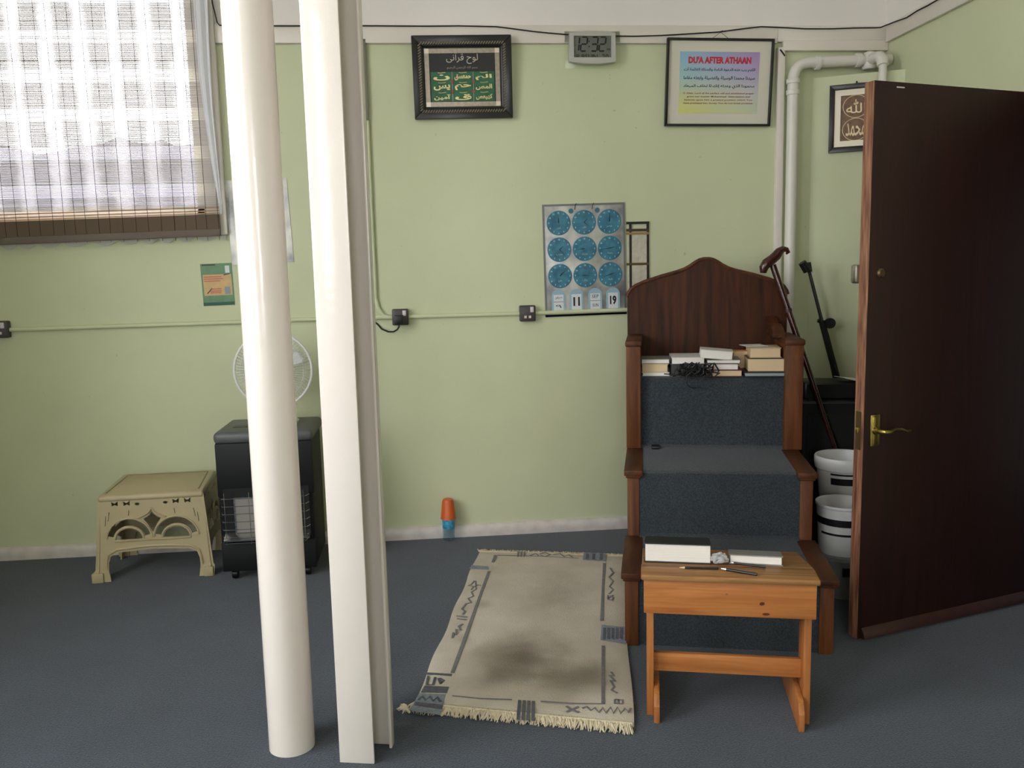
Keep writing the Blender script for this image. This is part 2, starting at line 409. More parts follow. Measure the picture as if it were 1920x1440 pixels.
# half-round skirting
def skirting(name, p, q, n):
    p, q, n = Vector(p), Vector(q), Vector(n); prof = [(0.0,0.0)]
    prof = [(0.024, 0.0), (0.026, 0.02), (0.025, 0.042), (0.019, 0.056), (0.010, 0.062), (0.0, 0.064), (0.0, 0.0)]
    mb = MB(); mb.prism([p + n*a + Vector((0,0,b)) for a, b in prof], q-p); return struct(mb.build(name, 'skirt', smooth=True, angle=50))
skirting('baseboard_back', (XL, YW, 0), (2.0, YW, 0), (0, -1, 0))
skirting('baseboard_left', (XL, YB, 0), (XL, YW, 0), (1, 0, 0))
skirting('baseboard_right', (XR, YB, 0), (XR, DOORWAY[0]-0.08, 0), (-1, 0, 0))
# doorway lining
dl = MB()
for (a, b, c, d) in [(DOORWAY[0]-0.07, DOORWAY[0], 0, DOORWAY[2]+0.07), (DOORWAY[1], DOORWAY[1]+0.07, 0, DOORWAY[2]+0.07), (DOORWAY[0], DOORWAY[1], DOORWAY[2], DOORWAY[2]+0.07)]:
    dl.box(XR-0.012, XR+0.15, a, b, c, d)
struct(dl.build('trim_6', 'minbar_side', bevel=0.003))

def window(name, axis, pos, a0, a1, z0, z1, out, nv=2, nh=2):
    w = sempty(name, ((a0+a1)/2, pos, z0) if axis == 'y' else (pos, (a0+a1)/2, z0))
    ww, hh = a1-a0, z1-z0
    def bx(mb, p, q, r0_, r1_, z0_, z1_):
        r0_, r1_ = sorted((r0_*out, r1_*out))
        if axis == 'y': mb.box(p, q, r0_, r1_, z0_, z1_)
        else: mb.box(r0_, r1_, p, q, z0_, z1_)
    t = 0.05
    f = MB(); bx(f, -ww/2, -ww/2+t, .06, .12, 0, hh); bx(f, ww/2-t, ww/2, .06, .12, 0, hh); bx(f, -ww/2, ww/2, .06, .12, 0, t); bx(f, -ww/2, ww/2, .06, .12, hh-t, hh)
    f.build('window_frame', 'gloss_white', w)
    for i in range(1, nv):
        g = MB(); x = -ww/2+ww*i/nv; bx(g, x-.02, x+.02, .07, .11, t, hh-t); g.build('glazing_bar', 'gloss_white', w)
    for j in range(1, nh):
        g = MB(); z = hh*j/nh; bx(g, -ww/2+t, ww/2-t, .07, .11, z-.018, z+.018); g.build('glazing_bar', 'gloss_white', w)
    for i in range(nv):
        for j in range(nh):
            g = MB(); bx(g, -ww/2+ww*i/nv+.01, -ww/2+ww*(i+1)/nv-.01, .088, .092, hh*j/nh+.01, hh*(j+1)/nh-.01); g.build('pane', 'glass', w)
    c = MB(); e = 0.055
    bx(c, -ww/2-e, -ww/2, -.018, 0.0, -e, hh+e); bx(c, ww/2, ww/2+e, -.018, 0.0, -e, hh+e); bx(c, -ww/2, ww/2, -.018, 0, hh, hh+e)
    c.build('casing', 'gloss_white', w, bevel=0.003)
    s = MB(); bx(s, -ww/2-e, ww/2+e, -.03 if name != 'window_1' else -.015, 0.06, -0.025, 0); s.build('window_sill', 'gloss_white', w)
    return w
window('window_1', 'y', YW, *WIN_BACK, 1, 1, 1)
for i, wl in enumerate(WIN_LEFT): window('window_%d' % (i+2), 'x', XL, *wl, -1, 3, 2)
window('window_4', 'y', YB, *WIN_REAR_FILL, -1, 2, 2)  # added behind the camera to let in fill light
# wide painted casing at the right of the blind
struct(MB().box(-1.035, -0.985, YW-0.03, YW, 1.60, ZC).build('trim_7', 'gloss_white', bevel=0.004))

# ------------------------------------------------------------------ columns
a = flo(549, 1400); rr = 0.067
c = flo(549, 1395); cx, cy = -0.462, 2.448
col = MB().lathe([(rr,0),(rr,0.4),(rr*0.995,1.2),(rr,2.0),(rr*1.0,ZC)], (0,0,0), 40).build('round_column', 'cream_gloss', None, smooth=True, loc=(cx, cy, 0))
tag(col, 'round cream gloss-painted pipe column standing on the carpet', 'column')
A0 = flo(637, 1430); A1 = flo(702, 1433)
e = (A1-A0); e.z = 0; wA = e.length; e.normalize(); nn = Vector((-e.y, e.x, 0))
prof = [(0,0),(wA,0),(wA,.010),(.058,.010),(.058,.103),(.124,.103),(.124,.083),(.133,.083),(.133,.115),(0,.115),(0,.103),(.045,.103),(.045,.010),(0,.010)]
hc = MB(); hc.prism([(e*x + nn*y) for x, y in prof], (0,0,ZC))
hc = hc.build('steel_column', 'cream_gloss', None, bevel=0.0025, loc=(A0.x, A0.y, 0))
tag(hc, 'flat-faced cream painted steel girder column with a shadowed side channel', 'column')

# ------------------------------------------------------------------ blind, net curtain, lace edge
M['reed'] = translucent('woven_reed', (200, 194, 190), (222, 218, 216), 0.20)
nt = M['reed'].node_tree; outn = [n for n in nt.nodes if n.type == 'OUTPUT_MATERIAL'][0]
prev = outn.inputs['Surface'].links[0].from_socket
tcn = N(nt, 'ShaderNodeTexCoord'); sx_ = N(nt, 'ShaderNodeSeparateXYZ'); nt.links.new(tcn.outputs['Object'], sx_.inputs[0])
mu = N(nt, 'ShaderNodeMath', operation='MULTIPLY'); mu.inputs[1].default_value = 42.0; nt.links.new(sx_.outputs['X'], mu.inputs[0])
sn = N(nt, 'ShaderNodeMath', operation='SINE'); nt.links.new(mu.outputs[0], sn.inputs[0])
no = N(nt, 'ShaderNodeTexNoise'); no.inputs['Scale'].default_value = 7; nt.links.new(tcn.outputs['Object'], no.inputs['Vector'])
ad = N(nt, 'ShaderNodeMath', operation='MULTIPLY_ADD'); ad.inputs[1].default_value = 2.4; nt.links.new(no.outputs['Fac'], ad.inputs[0]); nt.links.new(sn.outputs[0], ad.inputs[2])
mrr = N(nt, 'ShaderNodeMapRange'); mrr.inputs[1].default_value = 0.9; mrr.inputs[2].default_value = 2.0; mrr.inputs[3].default_value = 0.0; mrr.inputs[4].default_value = 0.30
nt.links.new(ad.outputs[0], mrr.inputs[0])
trn = N(nt, 'ShaderNodeBsdfTransparent'); mxs = N(nt, 'ShaderNodeMixShader'); nt.links.new(mrr.outputs[0], mxs.inputs[0]); nt.links.new(prev, mxs.inputs[1]); nt.links.new(trn.outputs[0], mxs.inputs[2]); nt.links.new(mxs.outputs[0], outn.inputs['Surface'])
M['reed_dark'] = translucent('brown_blind_hem', (112, 98, 84), (120, 104, 88), 0.12)
M['hem_stripe'] = translucent('tan_blind_stripe', (196, 168, 140), (200, 170, 140), 0.3)
M['net'] = translucent('white_net', (248, 248, 252), (240, 240, 246), 0.25)
M['lace'] = translucent('grey_lace', (222, 222, 214), (200, 204, 196), 0.2, 0.2)
bx0, bx1 = -2.38, -1.012
zl = lambda x: W(0,455,.05)[2] + (W(425,437,.05)[2]-W(0,455,.05)[2])*((x-W(0,455,.05)[0])/(W(425,437,.05)[0]-W(0,455,.05)[0]))
bl = thing('window_blind', 'woven reed blind glowing white against the daylight over the window', 'blind', (bx0, YW-0.055, zl(-1.0)))
bw = bx1-bx0
z0l, z0r = zl(bx0)-zl(-1.0), zl(bx1)-zl(-1.0)
rng = random.Random(3); z = 0.118; row = 0
rd, rs = MB(), MB()
while z < 1.32:
    sparse = (row//9) % 3 == 1                                  # bands of thinner reeds give the faint check
    hgt = 0.0036 if sparse else 0.0053; j = rng.uniform(-.0004, .0004)
    (rs if sparse else rd).box(0, bw-0.002+rng.uniform(-.002,.002), 0.0, 0.0025, z+j, z+hgt+j); z += 0.0066; row += 1
ro = rd.build('reed_panel', 'reed', bl); ro['kind'] = 'stuff'
ro = rs.build('fine_reed_panel', 'reed', bl); ro['kind'] = 'stuff'
hb = MB(); hb.add([(0,-.002,z0l+.0),(bw,-.002,z0r),(bw,-.002,z0r+.092),(0,-.002,z0l+.098),(0,.004,z0l),(bw,.004,z0r),(bw,.004,z0r+.092),(0,.004,z0l+.098)],
                  [(0,1,2,3),(7,6,5,4),(0,4,5,1),(1,5,6,2),(2,6,7,3),(3,7,4,0)])
hb.build('hem', 'reed_dark', bl)
for q in (0.100, 0.112, 0.128):
    s = MB(); s.prism([(0,-.003,z0l+q),(bw,-.003,z0r+q-.006),(bw,-.003,z0r+q+.000),(0,-.003,z0l+q+.006)], (0,.004,0)); s.build('hem_stripe', 'hem_stripe', bl)
br = MB(); br.prism([(0,-.010,z0l-.012),(bw,-.010,z0r-.012),(bw,-.010,z0r+.022),(0,-.010,z0l+.022)], (0,.016,0))
br.build('bottom_rail', mat('brown_rail', (104, 92, 82), 0.6), bl, bevel=0.003)
st = MB(); xx = 0.03; rng = random.Random(5)
while xx < bw:
    st.tube([(xx, -.003, z0l+.0), (xx+rng.uniform(-.003,.003), -.003, 0.5), (xx-0.004, -.003, 1.32)], 0.0011, 4); xx += rng.uniform(.048, .062)
st.build('strings', mat('dark_string', (60, 52, 48), 0.8), bl)
hr = MB().box(-.02, bw+.01, -.02, .02, 1.32, 1.36); hr.build('head_rail', 'gloss_white', bl, bevel=0.004)
# net curtain strip hanging at the blind's right edge
lp = [(362,0),(368,80),(373,140),(383,215),(394,290),(404,350),(413,400)]
rp_ = [(389,0),(392,80),(395,140),(400,215),(407,290),(413,350),(418,402)]
nv, nf = [], []
for i, (p, q) in enumerate(zip(lp, rp_)):
    A, B = W(*p, .075), W(*q, .075)
    for k in range(9):
        t = k/8; P = A.lerp(B, t); P.y += 0.012*math.sin(t*math.pi*3)*(1-i/7); nv.append(P)
top = W(375,0,.075)
nf = [(i*9+k, i*9+k+1, i*9+k+10, i*9+k+9) for i in range(len(lp)-1) for k in range(8)]
up = [v+Vector((0,0,ZC-0.1-nv[0].z)) for v in nv[:9]]
b0 = len(nv); nv += up; nf += [(b0+k, b0+k+1, k+1, k) for k in range(8)]
nb = MB().add(nv, nf).build('net_curtain', 'net', smooth=True)
md = nb.modifiers.new('thick', 'SOLIDIFY'); md.thickness = 0.002
tag(nb, 'narrow white net curtain drawn to a point beside the reed blind', 'curtain')
# scalloped lace edge showing below the blind
up_, lo_ = [], []
nseg = 120
for i in range(nseg+1):
    px = -60 + (424+60)*i/nseg
    yb = 455 - (px/425)*18
    sc = 5+9*abs(math.sin(px*0.075+math.sin(px*.02)))
    up_.append(W(px, yb-18, .012)); lo_.append(W(px, yb+sc, .012))
lv = up_+lo_; k = nseg+1
lf = [(i, i+1, k+i+1, k+i) for i in range(nseg)]
lo = MB().add(lv, lf).build('lace_valance', 'lace'); md = lo.modifiers.new('thick', 'SOLIDIFY'); md.thickness = 0.002
tag(lo, 'grey scalloped lace edging showing below the window blind', 'lace')

# ------------------------------------------------------------------ wall services
def wire(pts, r, off): return MB().tube([W(x, y, off) for x, y in pts], r, 6)
cb = MB()
path = [W(x, y, .028) for x, y in [(396,-20),(398,5),(403,25),(407,42),(412,47.5),(430,48),(515,48.5),(600,48.5),(690,48.3),(760,48.8),(800,49),(860,48.5),(930,50),(955,53),(1000,59),(1030,62),(1064,65)]]
path += [W(x, y, .040) for x, y in [(1100,66.5),(1152,67.5)]] + [W(x, y, .028) for x, y in [(1190,68),(1240,66.5),(1300,63),(1347,60),(1400,53),(1427,50),(1475,52),(1510,54),(1560,54),(1600,52.5),(1640,52),(1651,51.5)]]
path += [pln(x, y, (XR-0.028,0,0), (1,0,0)) for x, y in [(1662,47),(1680,40),(1700,33),(1720,20),(1740,10),(1757,0),(1800,-26)]]
cb.tube(path, 0.0032, 6)
tag(cb.build('black_cable', 'cable', smooth=True), 'thin black cable tacked along the top of the picture rail', 'cable')

def pipe_parts(root, pts, r, name='pipe', m='pipe_white', n=16):
    mb = MB(); mb.tube(pts, r, n); return mb.build(name, m, root, smooth=True)
def bend(a, b, c, k=6, rad=0.07):
    a, b, c = Vector(a), Vector(b), Vector(c); p = b+(a-b).normalized()*rad; q = b+(c-b).normalized()*rad
    return [p*(1-t)**2 + b*2*t*(1-t) + q*t**2 for t in [i/k for i in range(k+1)]]
wp = thing('heating_pipe', 'thick white painted pipe rising beside the trunking and turning along the wall', 'pipe', (0,0,0))
pv = W(1484,300,.06); ph = W(1560,118,.06); pe = pln(1655,140,(0,4.205,0),(0,1,0))
yv = YW-.06
P0, P1, P2 = Vector((pv.x, yv, 0.0)), Vector((pv.x, yv, ph.z)), Vector((pe.x, yv, ph.z+.012))
pipe_parts(wp, [P0]+[Vector((pv.x,yv,z)) for z in (.8,1.6)]+bend(P0,P1,P2,8,.09)+[P2], .0275)
for z in (2.255, 2.31): MB().tube([(pv.x,yv,z-.012),(pv.x,yv,z+.012)], .0335, 18).build('collar', 'pipe_white', wp, bevel=0.003)
MB().tube([(pv.x+.115,yv,ph.z-.0),(pv.x+.14,yv,ph.z)], .0335, 18).build('collar', 'pipe_white', wp, bevel=0.003)
MB().tube([P2-Vector((.075,0,0)),P2-Vector((.045,0,0))], .035, 18).build('collar', 'pipe_white', wp, bevel=0.003)
eb = MB(); eb.lathe([(.0,-.045),(.03,-.045),(.037,-.035),(.037,.02),(.030,.036),(.012,.044),(0,.045)], P2, 18); eb.build('elbow', 'pipe_white', wp, smooth=True)
MB().tube([P2, (XR-.004,yv-.005,P2.z+.003)], .027, 16).build('wall_stub', 'pipe_white', wp, smooth=True)
# the narrower drop runs down in front of the boxed corner
dp = [P2, Vector((P2.x,4.28,P2.z)), Vector((P2.x,4.235,P2.z-.008)), Vector((P2.x,4.212,P2.z-.03)), Vector((P2.x,4.205,P2.z-.07)), Vector((P2.x,4.205,1.2)), Vector((P2.x,4.205,0.0))]
MB().tube(dp[:4]+[Vector((P2.x,4.205,P2.z-.055))], .0285, 16).build('front_elbow', 'pipe_white', wp, smooth=True)
pipe_parts(wp, dp, .0195, 'drop_pipe')
tr = MB().box(W(1452,300)[0], W(1466,300)[0], YW-.030, YW, 0, 2.50)
tk = thing('cable_trunking', 'straight white plastic trunking strip running down the wall beside the pipe', 'trunking', (W(1458,300)[0], YW, 0))
MB().box(-.019,.019,-.030,0,0,2.485).build('channel', 'gloss_white', tk, bevel=0.003)
MB().prism([(-.012,-.0305,2.47),(-.006,-.0305,2.475),(.018,-.0305,2.445),(.014,-.0305,2.438)], (0,-.001,0)).build('open_end', 'black_matt', tk)
# conduit and sockets
cd = thing('wall_conduit', 'slim green-painted conduit running level across the back wall', 'conduit', (0, YW, 1.17))
yc = YW-.014
cpts = [(XL+.01, W(0,618.5,.014)[2])]+[(W(x,y,.014)[0], W(x,y,.014)[2]) for x, y in [(27,618),(240,611),(455,603.5),(560,599.5),(740,594.5),(900,590),(1020,586.5),(1172,581)]]+[(1.795, W(1172,581,.014)[2])]
MB().tube([(x,-.014,z-1.17) for x, z in cpts], .0105, 10).build('run', 'green_paint', cd, smooth=True)
xv = W(697,400)[0]; zz = W(715,594.5,.014)[2]
MB().tube([(xv,-.012,2.49-1.17),(xv,-.012,1.6-1.17),(xv+.001,-.012,zz+.10-1.17),(xv+.012,-.013,zz+.045-1.17),(xv+.035,-.014,zz+.01-1.17),(xv+.07,-.014,zz-1.17)], .0095, 10).build('branch', 'green_paint', cd, smooth=True)
M['sock'] = mat('dark_brown_metal_box', (66, 60, 58), 0.45, var=0.1)
M['sock_lt'] = mat('pale_switch', (214, 204, 206), 0.4)
def socket(label, px, py, plug=False):
    c = W(px, py, 0); s = thing('wall_socket', label, 'socket', (c.x, YW, c.z), group='metal-clad sockets on the wall conduit')
    MB().box(-.041,.041,-.040,0,-.041,.041).build('back_box', 'sock', s, bevel=0.006)
    MB().box(-.037,.037,-.046,-.038,-.037,.037).build('face_plate', 'sock', s, bevel=0.003)
    MB().box(.012,.030,-.051,-.044,.006,.034).build('rocker', 'sock_lt', s, bevel=0.002)
    if plug:
        MB().box(-.028,.018,-.082,-.044,-.036,.012).build('plug', 'black', s, bevel=0.006)
    else:
        MB().box(-.019,-.007,-.048,-.045,-.024,-.011).build('shutter', 'sock_lt', s); MB().box(.004,.016,-.048,-.045,-.024,-.011).build('shutter', 'sock_lt', s)
    return s
socket('dark metal socket with a black plug in it beside the flat-faced column', 751, 594, True)
socket('dark empty metal socket next to the silver prayer time board', 988, 587)
socket('dark empty metal socket under the window blind at the conduit end', 5, 617)
pc = W(751,594)
cpl = MB().tube([W(748,606,.07), W(748,613,.07), W(745,618,.065), W(738,622,.05), W(728,622,.03), W(716,617,.012), W(708,608,.006), W(695,598,.006), W(688,592,.006)], .0042, 8)
tag(cpl.build('plug_lead', 'cable', smooth=True), 'short black lead looping down from the plugged wall socket', 'cable')
#===OBJECTS===
# ------------------------------------------------------------------ things on the wall
def bars(mb, w, h, t, y0, y1):
    """picture-frame ring of four mitred bars, outer size w x h, bar width t"""
    o = [(-w/2,-h/2),(w/2,-h/2),(w/2,h/2),(-w/2,h/2)]; i = [(-w/2+t,-h/2+t),(w/2-t,-h/2+t),(w/2-t,h/2-t),(-w/2+t,h/2-t)]
    for k in range(4):
        q = (k+1) % 4
        mb.prism([(o[k][0],y0,o[k][1]),(o[q][0],y0,o[q][1]),(i[q][0],y0,i[q][1]),(i[k][0],y0,i[k][1])], (0,y1-y0,0))
def dims(tl, tr, br, bl, off=.02):
    P = [W(*p, off) for p in (tl, tr, br, bl)]
    c = sum(P, Vector())/4
    w = ((P[1]-P[0]).length+(P[2]-P[3]).length)/2; h = ((P[0]-P[3]).length+(P[1]-P[2]).length)/2
    ang = -math.atan2((P[1]-P[0]).z+(P[2]-P[3]).z, (P[1]-P[0]).x+(P[2]-P[3]).x)
    return c, w, h, ang
M['frame_black'] = mat('black_lacquered_frame', (24, 20, 20), 0.3)
M['silver'] = mat('tarnished_silver', (150, 140, 124), 0.35, metal=0.7, var=0.15, vscale=60)
M['rope'] = mat('twisted_silver_rope', (150, 138, 120), 0.4, metal=0.5)
M['pic_black'] = mat('black_velvet_ground', (26, 28, 26), 0.5)
M['pic_green'] = mat('emerald_foil', (14, 92, 56), 0.4, var=0.25, vscale=40)
M['gold'] = mat('pale_gold_lettering', (214, 200, 140), 0.35, metal=0.3)
M['silver_ltr'] = mat('silver_lettering', (188, 180, 164), 0.4, metal=0.3)
M['red_dot'] = mat('dull_red', (150, 66, 48), 0.5)
# 1: dark framed calligraphy
c, w, h, ang = dims((770,70),(957,68),(961,221),(779,224))
p1 = thing('framed_calligraphy', 'dark frame with silver rope moulding around green and black Arabic calligraphy', 'picture', (c.x, YW-.020, c.z), (R(5), ang, 0))
mb = MB(); bars(mb, w, h, .052, -.034, -.002); mb.build('frame', 'frame_black', p1, bevel=0.004)
mb = MB()
for side in range(4):
    L = (w if side % 2 == 0 else h)-.075; n = int(L/.0125)
    for k in range(n):
        s = -L/2 + L*(k+.5)/n
        pos = {0:(s, h/2-.036), 2:(s,-h/2+.036), 1:(w/2-.036,s), 3:(-w/2+.036,s)}[side]
        d = Vector((.005,0,.006)) if side % 2 == 0 else Vector((.006,0,.005))
        A = Vector((pos[0],-.035,pos[1]))
        mb.tube([A-d, A+d], .0032, 5)
ro = mb.build('rope_moulding', 'rope', p1, smooth=True); ro['kind'] = 'stuff'
MB().box(-w/2+.05,w/2-.05,-.012,-.002,-h/2+.05,h/2-.05).build('backing', 'pic_black', p1)
mb = MB(); bars(mb, w-.118, h-.118, .022, -.016, -.011); mb.build('silver_border', 'silver', p1)
M['bright_silver'] = mat('bright_silver', (206, 196, 176), 0.35, metal=0.5)
for sx in (-1,1):
    for sz in (-1,1): MB().box(sx*(w/2-.07)-.011, sx*(w/2-.07)+.011, -.018,-.014, sz*(h/2-.07)-.011, sz*(h/2-.07)+.011).build('corner_plate', 'bright_silver', p1)
gw, gh = w-.175, (h-.165)*.62
gz = -h/2+.083+gh/2
MB().box(-gw/2,gw/2,-.0145,-.011,gz-gh/2,gz+gh/2).build('green_panel', 'pic_green', p1)
mb = MB(); mb.mesh(text(arabic('لوح قرآنى'), .06, w=.155, th=.001), at(0,-.0165,h/2-.105)); mb.build('title_lettering', 'silver_ltr', p1)
mb = MB(); mb.mesh(text(arabic('بسم الله الرحمن الرحيم'), .02, w=.15, th=.001, h=.016), at(0,-.0165,gz+gh/2+.018)); mb.build('small_lettering', 'silver', p1)
grid = [['ن','حمعسق','الم'],['يس','حم','المص'],['آمين','ق','كهيعص']]
mb = MB()
for r_ in range(3):
    for q_ in range(3):
        x = -gw/2+gw*(q_+.5)/3; z = gz+gh/2-gh*(r_+.5)/3
        mb.mesh(text(arabic(grid[r_][q_]), .04, w=gw/3*.78, th=.001, h=gh/3*.6, bold=.0012), at(x,-.0165,z-.003))
        s = MB()
        mb.tube([(x-.018,-.0165,z+gh*.14),(x-.006,-.0165,z+gh*.125),(x+.02,-.0165,z+gh*.145)], .0022, 5)
for k in (1,2):
    MB().box(-gw/2+gw*k/3-.0012,-gw/2+gw*k/3+.0012,-.016,-.014,gz-gh/2,gz+gh/2).build('divider', 'silver', p1)
    for j in (1,2):
        X, Z = -gw/2+gw*k/3, gz-gh/2+gh*j/3
        MB().prism([(X-.007,-.0175,Z),(X,-.0175,Z-.010),(X+.007,-.0175,Z),(X,-.0175,Z+.010)], (0,.003,0)).build('red_rosette', 'red_dot', p1)
mb.build('letter_grid', 'gold', p1)
# edge of another picture behind the girder column
c, w, h, ang = dims((596,73),(686,73),(691,226),(602,226))
p0 = thing('small_framed_picture', 'narrow grey framed picture mostly hidden behind the flat-faced column', 'picture', (c.x, YW, c.z))
mb = MB(); bars(mb, w, h, .022, -.024, -.002); mb.build('frame', mat('grey_green_frame', (112, 112, 96), 0.5), p0, bevel=0.002)
MB().box(-w/2+.02,w/2-.02,-.010,-.002,-h/2+.02,h/2-.02).build('mount', 'paper', p0)
# digital clock
c, w, h, ang = dims((1065,63),(1151,63),(1152,121),(1066,121))
ck = thing('digital_clock', 'silver digital wall clock on a clear backing between the two framed pictures', 'clock', (c.x, YW-.022, c.z))
MB().box(-w/2-.02,w/2+.03,-.006,.0,-h/2-.022,h/2+.012).build('clear_panel', 'acrylic', ck, bevel=0.002)
def bulge(w, h, b, n=10):
    t = [(-w/2+w*k/n, h/2+b*(1-(2*k/n-1)**2)) for k in range(n+1)]
    return t + [(x, -z) for x, z in reversed(t)]
bo = MB(); ring = plate([bulge(w, h-.012, .010), [(-w/2+.022,-h/2+.026),(w/2-.022,-h/2+.026),(w/2-.022,h/2-.020),(-w/2+.022,h/2-.020)]], .03)
bo.mesh(ring, at(0,-.02,0)); bo.build('bezel', mat('silver_plastic', (186, 186, 180), 0.35, metal=0.3), ck, bevel=0.002, seg=1)
MB().box(-w/2+.018,w/2-.018,-.024,-.006,-h/2+.022,h/2-.016).build('screen', mat('lcd_grey', (104, 106, 98), 0.25), ck)
SEG = {'0':'abcdef','1':'bc','2':'abged','3':'abgcd','5':'afgcd','8':'abcdefg','9':'abfgcd'}
def seven(mb, ch, x, z, w, h, t, y):
    sl = .12
    def bar(xa, za, xb, zb_):
        dx, dz = xb-xa, zb_-za; L = math.hypot(dx, dz); nx, nz = -dz/L*t/2, dx/L*t/2
        g = t*.35/L
        xa, za, xb, zb_ = xa+dx*g, za+dz*g, xb-dx*g, zb_-dz*g
        mb.prism([(x+px+pz*sl, y, z+pz) for px, pz in [(xa+nx,za+nz),(xb+nx,zb_+nz),(xb-nx,zb_-nz),(xa-nx,za-nz)]], (0,.001,0))
    pts = {'a':((-w/2,h/2),(w/2,h/2)),'b':((w/2,h/2),(w/2,0)),'c':((w/2,0),(w/2,-h/2)),'d':((-w/2,-h/2),(w/2,-h/2)),'e':((-w/2,0),(-w/2,-h/2)),'f':((-w/2,h/2),(-w/2,0)),'g':((-w/2,0),(w/2,0))}
    for s in SEG[ch]: bar(*pts[s][0], *pts[s][1])
dg = MB(); k = w/.235
for ch, x in (('1',-.082),('2',-.042),('3',.012),('2',.052)): seven(dg, ch, x*k, .017, .030*k, .066, .0075, -.0255)
for z in (.030,.006): dg.box(-.019*k,-.013*k,-.0255,-.0245,z-.003,z+.003)
dg.mesh(text('8 9SUN  20', .02, w=.165*k, th=.0008, h=.022), at(0,-.0255,-.042))
dg.mesh(text('PM', .012, w=.016, th=.0008), at(.083*k,-.0255,-.008))
dg.build('digits', mat('lcd_black', (22, 24, 22), 0.4), ck)
# 2: du'a print
c, w, h, ang = dims((1248,73),(1448,75),(1443,237),(1246,236))
p2 = thing('framed_prayer_print', 'thin black frame holding a pastel rainbow prayer print titled in red', 'picture', (c.x, YW-.018, c.z), (R(4.5), ang, 0))
mb = MB(); bars(mb, w, h, .012, -.026, -.002); mb.build('frame', 'frame_black', p2, bevel=0.002)
MB().box(-w/2+.008,w/2-.008,-.012,-.002,-h/2+.008,h/2-.008).build('mount', mat('off_white_mount', (214, 208, 192), 0.6), p2)
pm, nt, b = newmat('rainbow_print'); L = nt.links
tc = N(nt,'ShaderNodeTexCoord'); sp = N(nt,'ShaderNodeSeparateXYZ'); L.new(tc.outputs['Generated'], sp.inputs[0])
def ramp(fac, cols):
    r = N(nt,'ShaderNodeValToRGB'); el = r.color_ramp.elements
    el[0].position, el[0].color = cols[0][0], lin(cols[0][1]); el[1].position, el[1].color = cols[-1][0], lin(cols[-1][1])
    for p, cc in cols[1:-1]: e_ = el.new(p); e_.color = lin(cc)
    L.new(fac, r.inputs['Fac']); return r.outputs['Color']
lf = ramp(sp.outputs['Z'], [(0,(216,214,120)),(.25,(206,210,150)),(.6,(164,200,200)),(1,(140,184,214))])
rt = ramp(sp.outputs['Z'], [(0,(196,206,176)),(.35,(196,192,196)),(.7,(176,158,196)),(1,(170,140,190))])
mx = N(nt,'ShaderNodeMix',data_type='RGBA'); L.new(sp.outputs['X'], mx.inputs[0]); L.new(lf, mx.inputs[6]); L.new(rt, mx.inputs[7])
ns = N(nt,'ShaderNodeTexNoise'); ns.inputs['Scale'].default_value = 22; L.new(tc.outputs['Object'], ns.inputs['Vector'])
fl = ramp(ns.outputs['Fac'], [(.4,(230,176,120)),(.6,(150,170,140))])
vd = N(nt,'ShaderNodeVectorMath',operation='DISTANCE'); vd.inputs[1].default_value = (.5,.5,.55); L.new(tc.outputs['Generated'], vd.inputs[0])
mr = N(nt,'ShaderNodeMapRange'); mr.inputs[1].default_value = .12; mr.inputs[2].default_value = .3; mr.inputs[3].default_value = .45; mr.inputs[4].default_value = 0; L.new(vd.outputs['Value'], mr.inputs[0])
m2 = N(nt,'ShaderNodeMix',data_type='RGBA'); L.new(mr.outputs[0], m2.inputs[0]); L.new(mx.outputs[2], m2.inputs[6]); L.new(fl, m2.inputs[7]); L.new(m2.outputs[2], b.inputs['Base Color']); b.inputs['Roughness'].default_value = .55
iw, ih = w*.745, h*.70
MB().box(-iw/2,iw/2,-.0135,-.012,-ih/2,ih/2).build('print', pm, p2)
T = lambda s, ww, z, hh, bold=0.0: (text(s, .04, w=ww, th=.0006, h=hh, bold=bold), at(0,-.0142,z))
mb = MB(); mb.mesh(*T("DU'A AFTER ATHAAN", iw*.79, ih/2-.040, .034, .0022)); mb.build('title_lettering', mat('red_print', (196, 44, 62), .5), p2)
mb = MB()
for s, z in (('اللهم رب هذه الدعوة التامة والصلاة القائمة آت', .062), ('سيدنا محمدا الوسيلة والفضيلة وابعثه مقاما', .022), ('محمودا الذي وعدته إنك لا تخلف الميعاد', -.018)):
    mb.mesh(*T(arabic(s), iw*.90, z, .021, .0006))
mb.build('arabic_lettering', mat('dark_blue_print', (48, 60, 84), .5), p2)
mb = MB()
for s, z, k in (('O Allah, Lord of the perfect call and established prayer', -.052, .9), ('grant our master Muhammad  intercession and', -.068, .80), ('bestow upon him a praised position which You', -.084, .86), ('have promised him. Surely, You do not break promises', -.100, .88)):
    mb.mesh(*T(s, iw*k, z, .0105, .0004))
mb.build('english_lettering', mat('brown_red_print', (140, 70, 66), .5), p2)
wr = MB(); wr.tube([(-.045,-.006,h/2-.002),(0,-.006,h/2+.030),(.045,-.006,h/2-.002)], .0012, 5); wr.build('hanging_wire', 'cable', p2)
nl = MB(); nl.tube([(0,0.0,h/2+.031),(0,-.030,h/2+.031)], .004, 6); nl.build('nail', 'cable', p2)
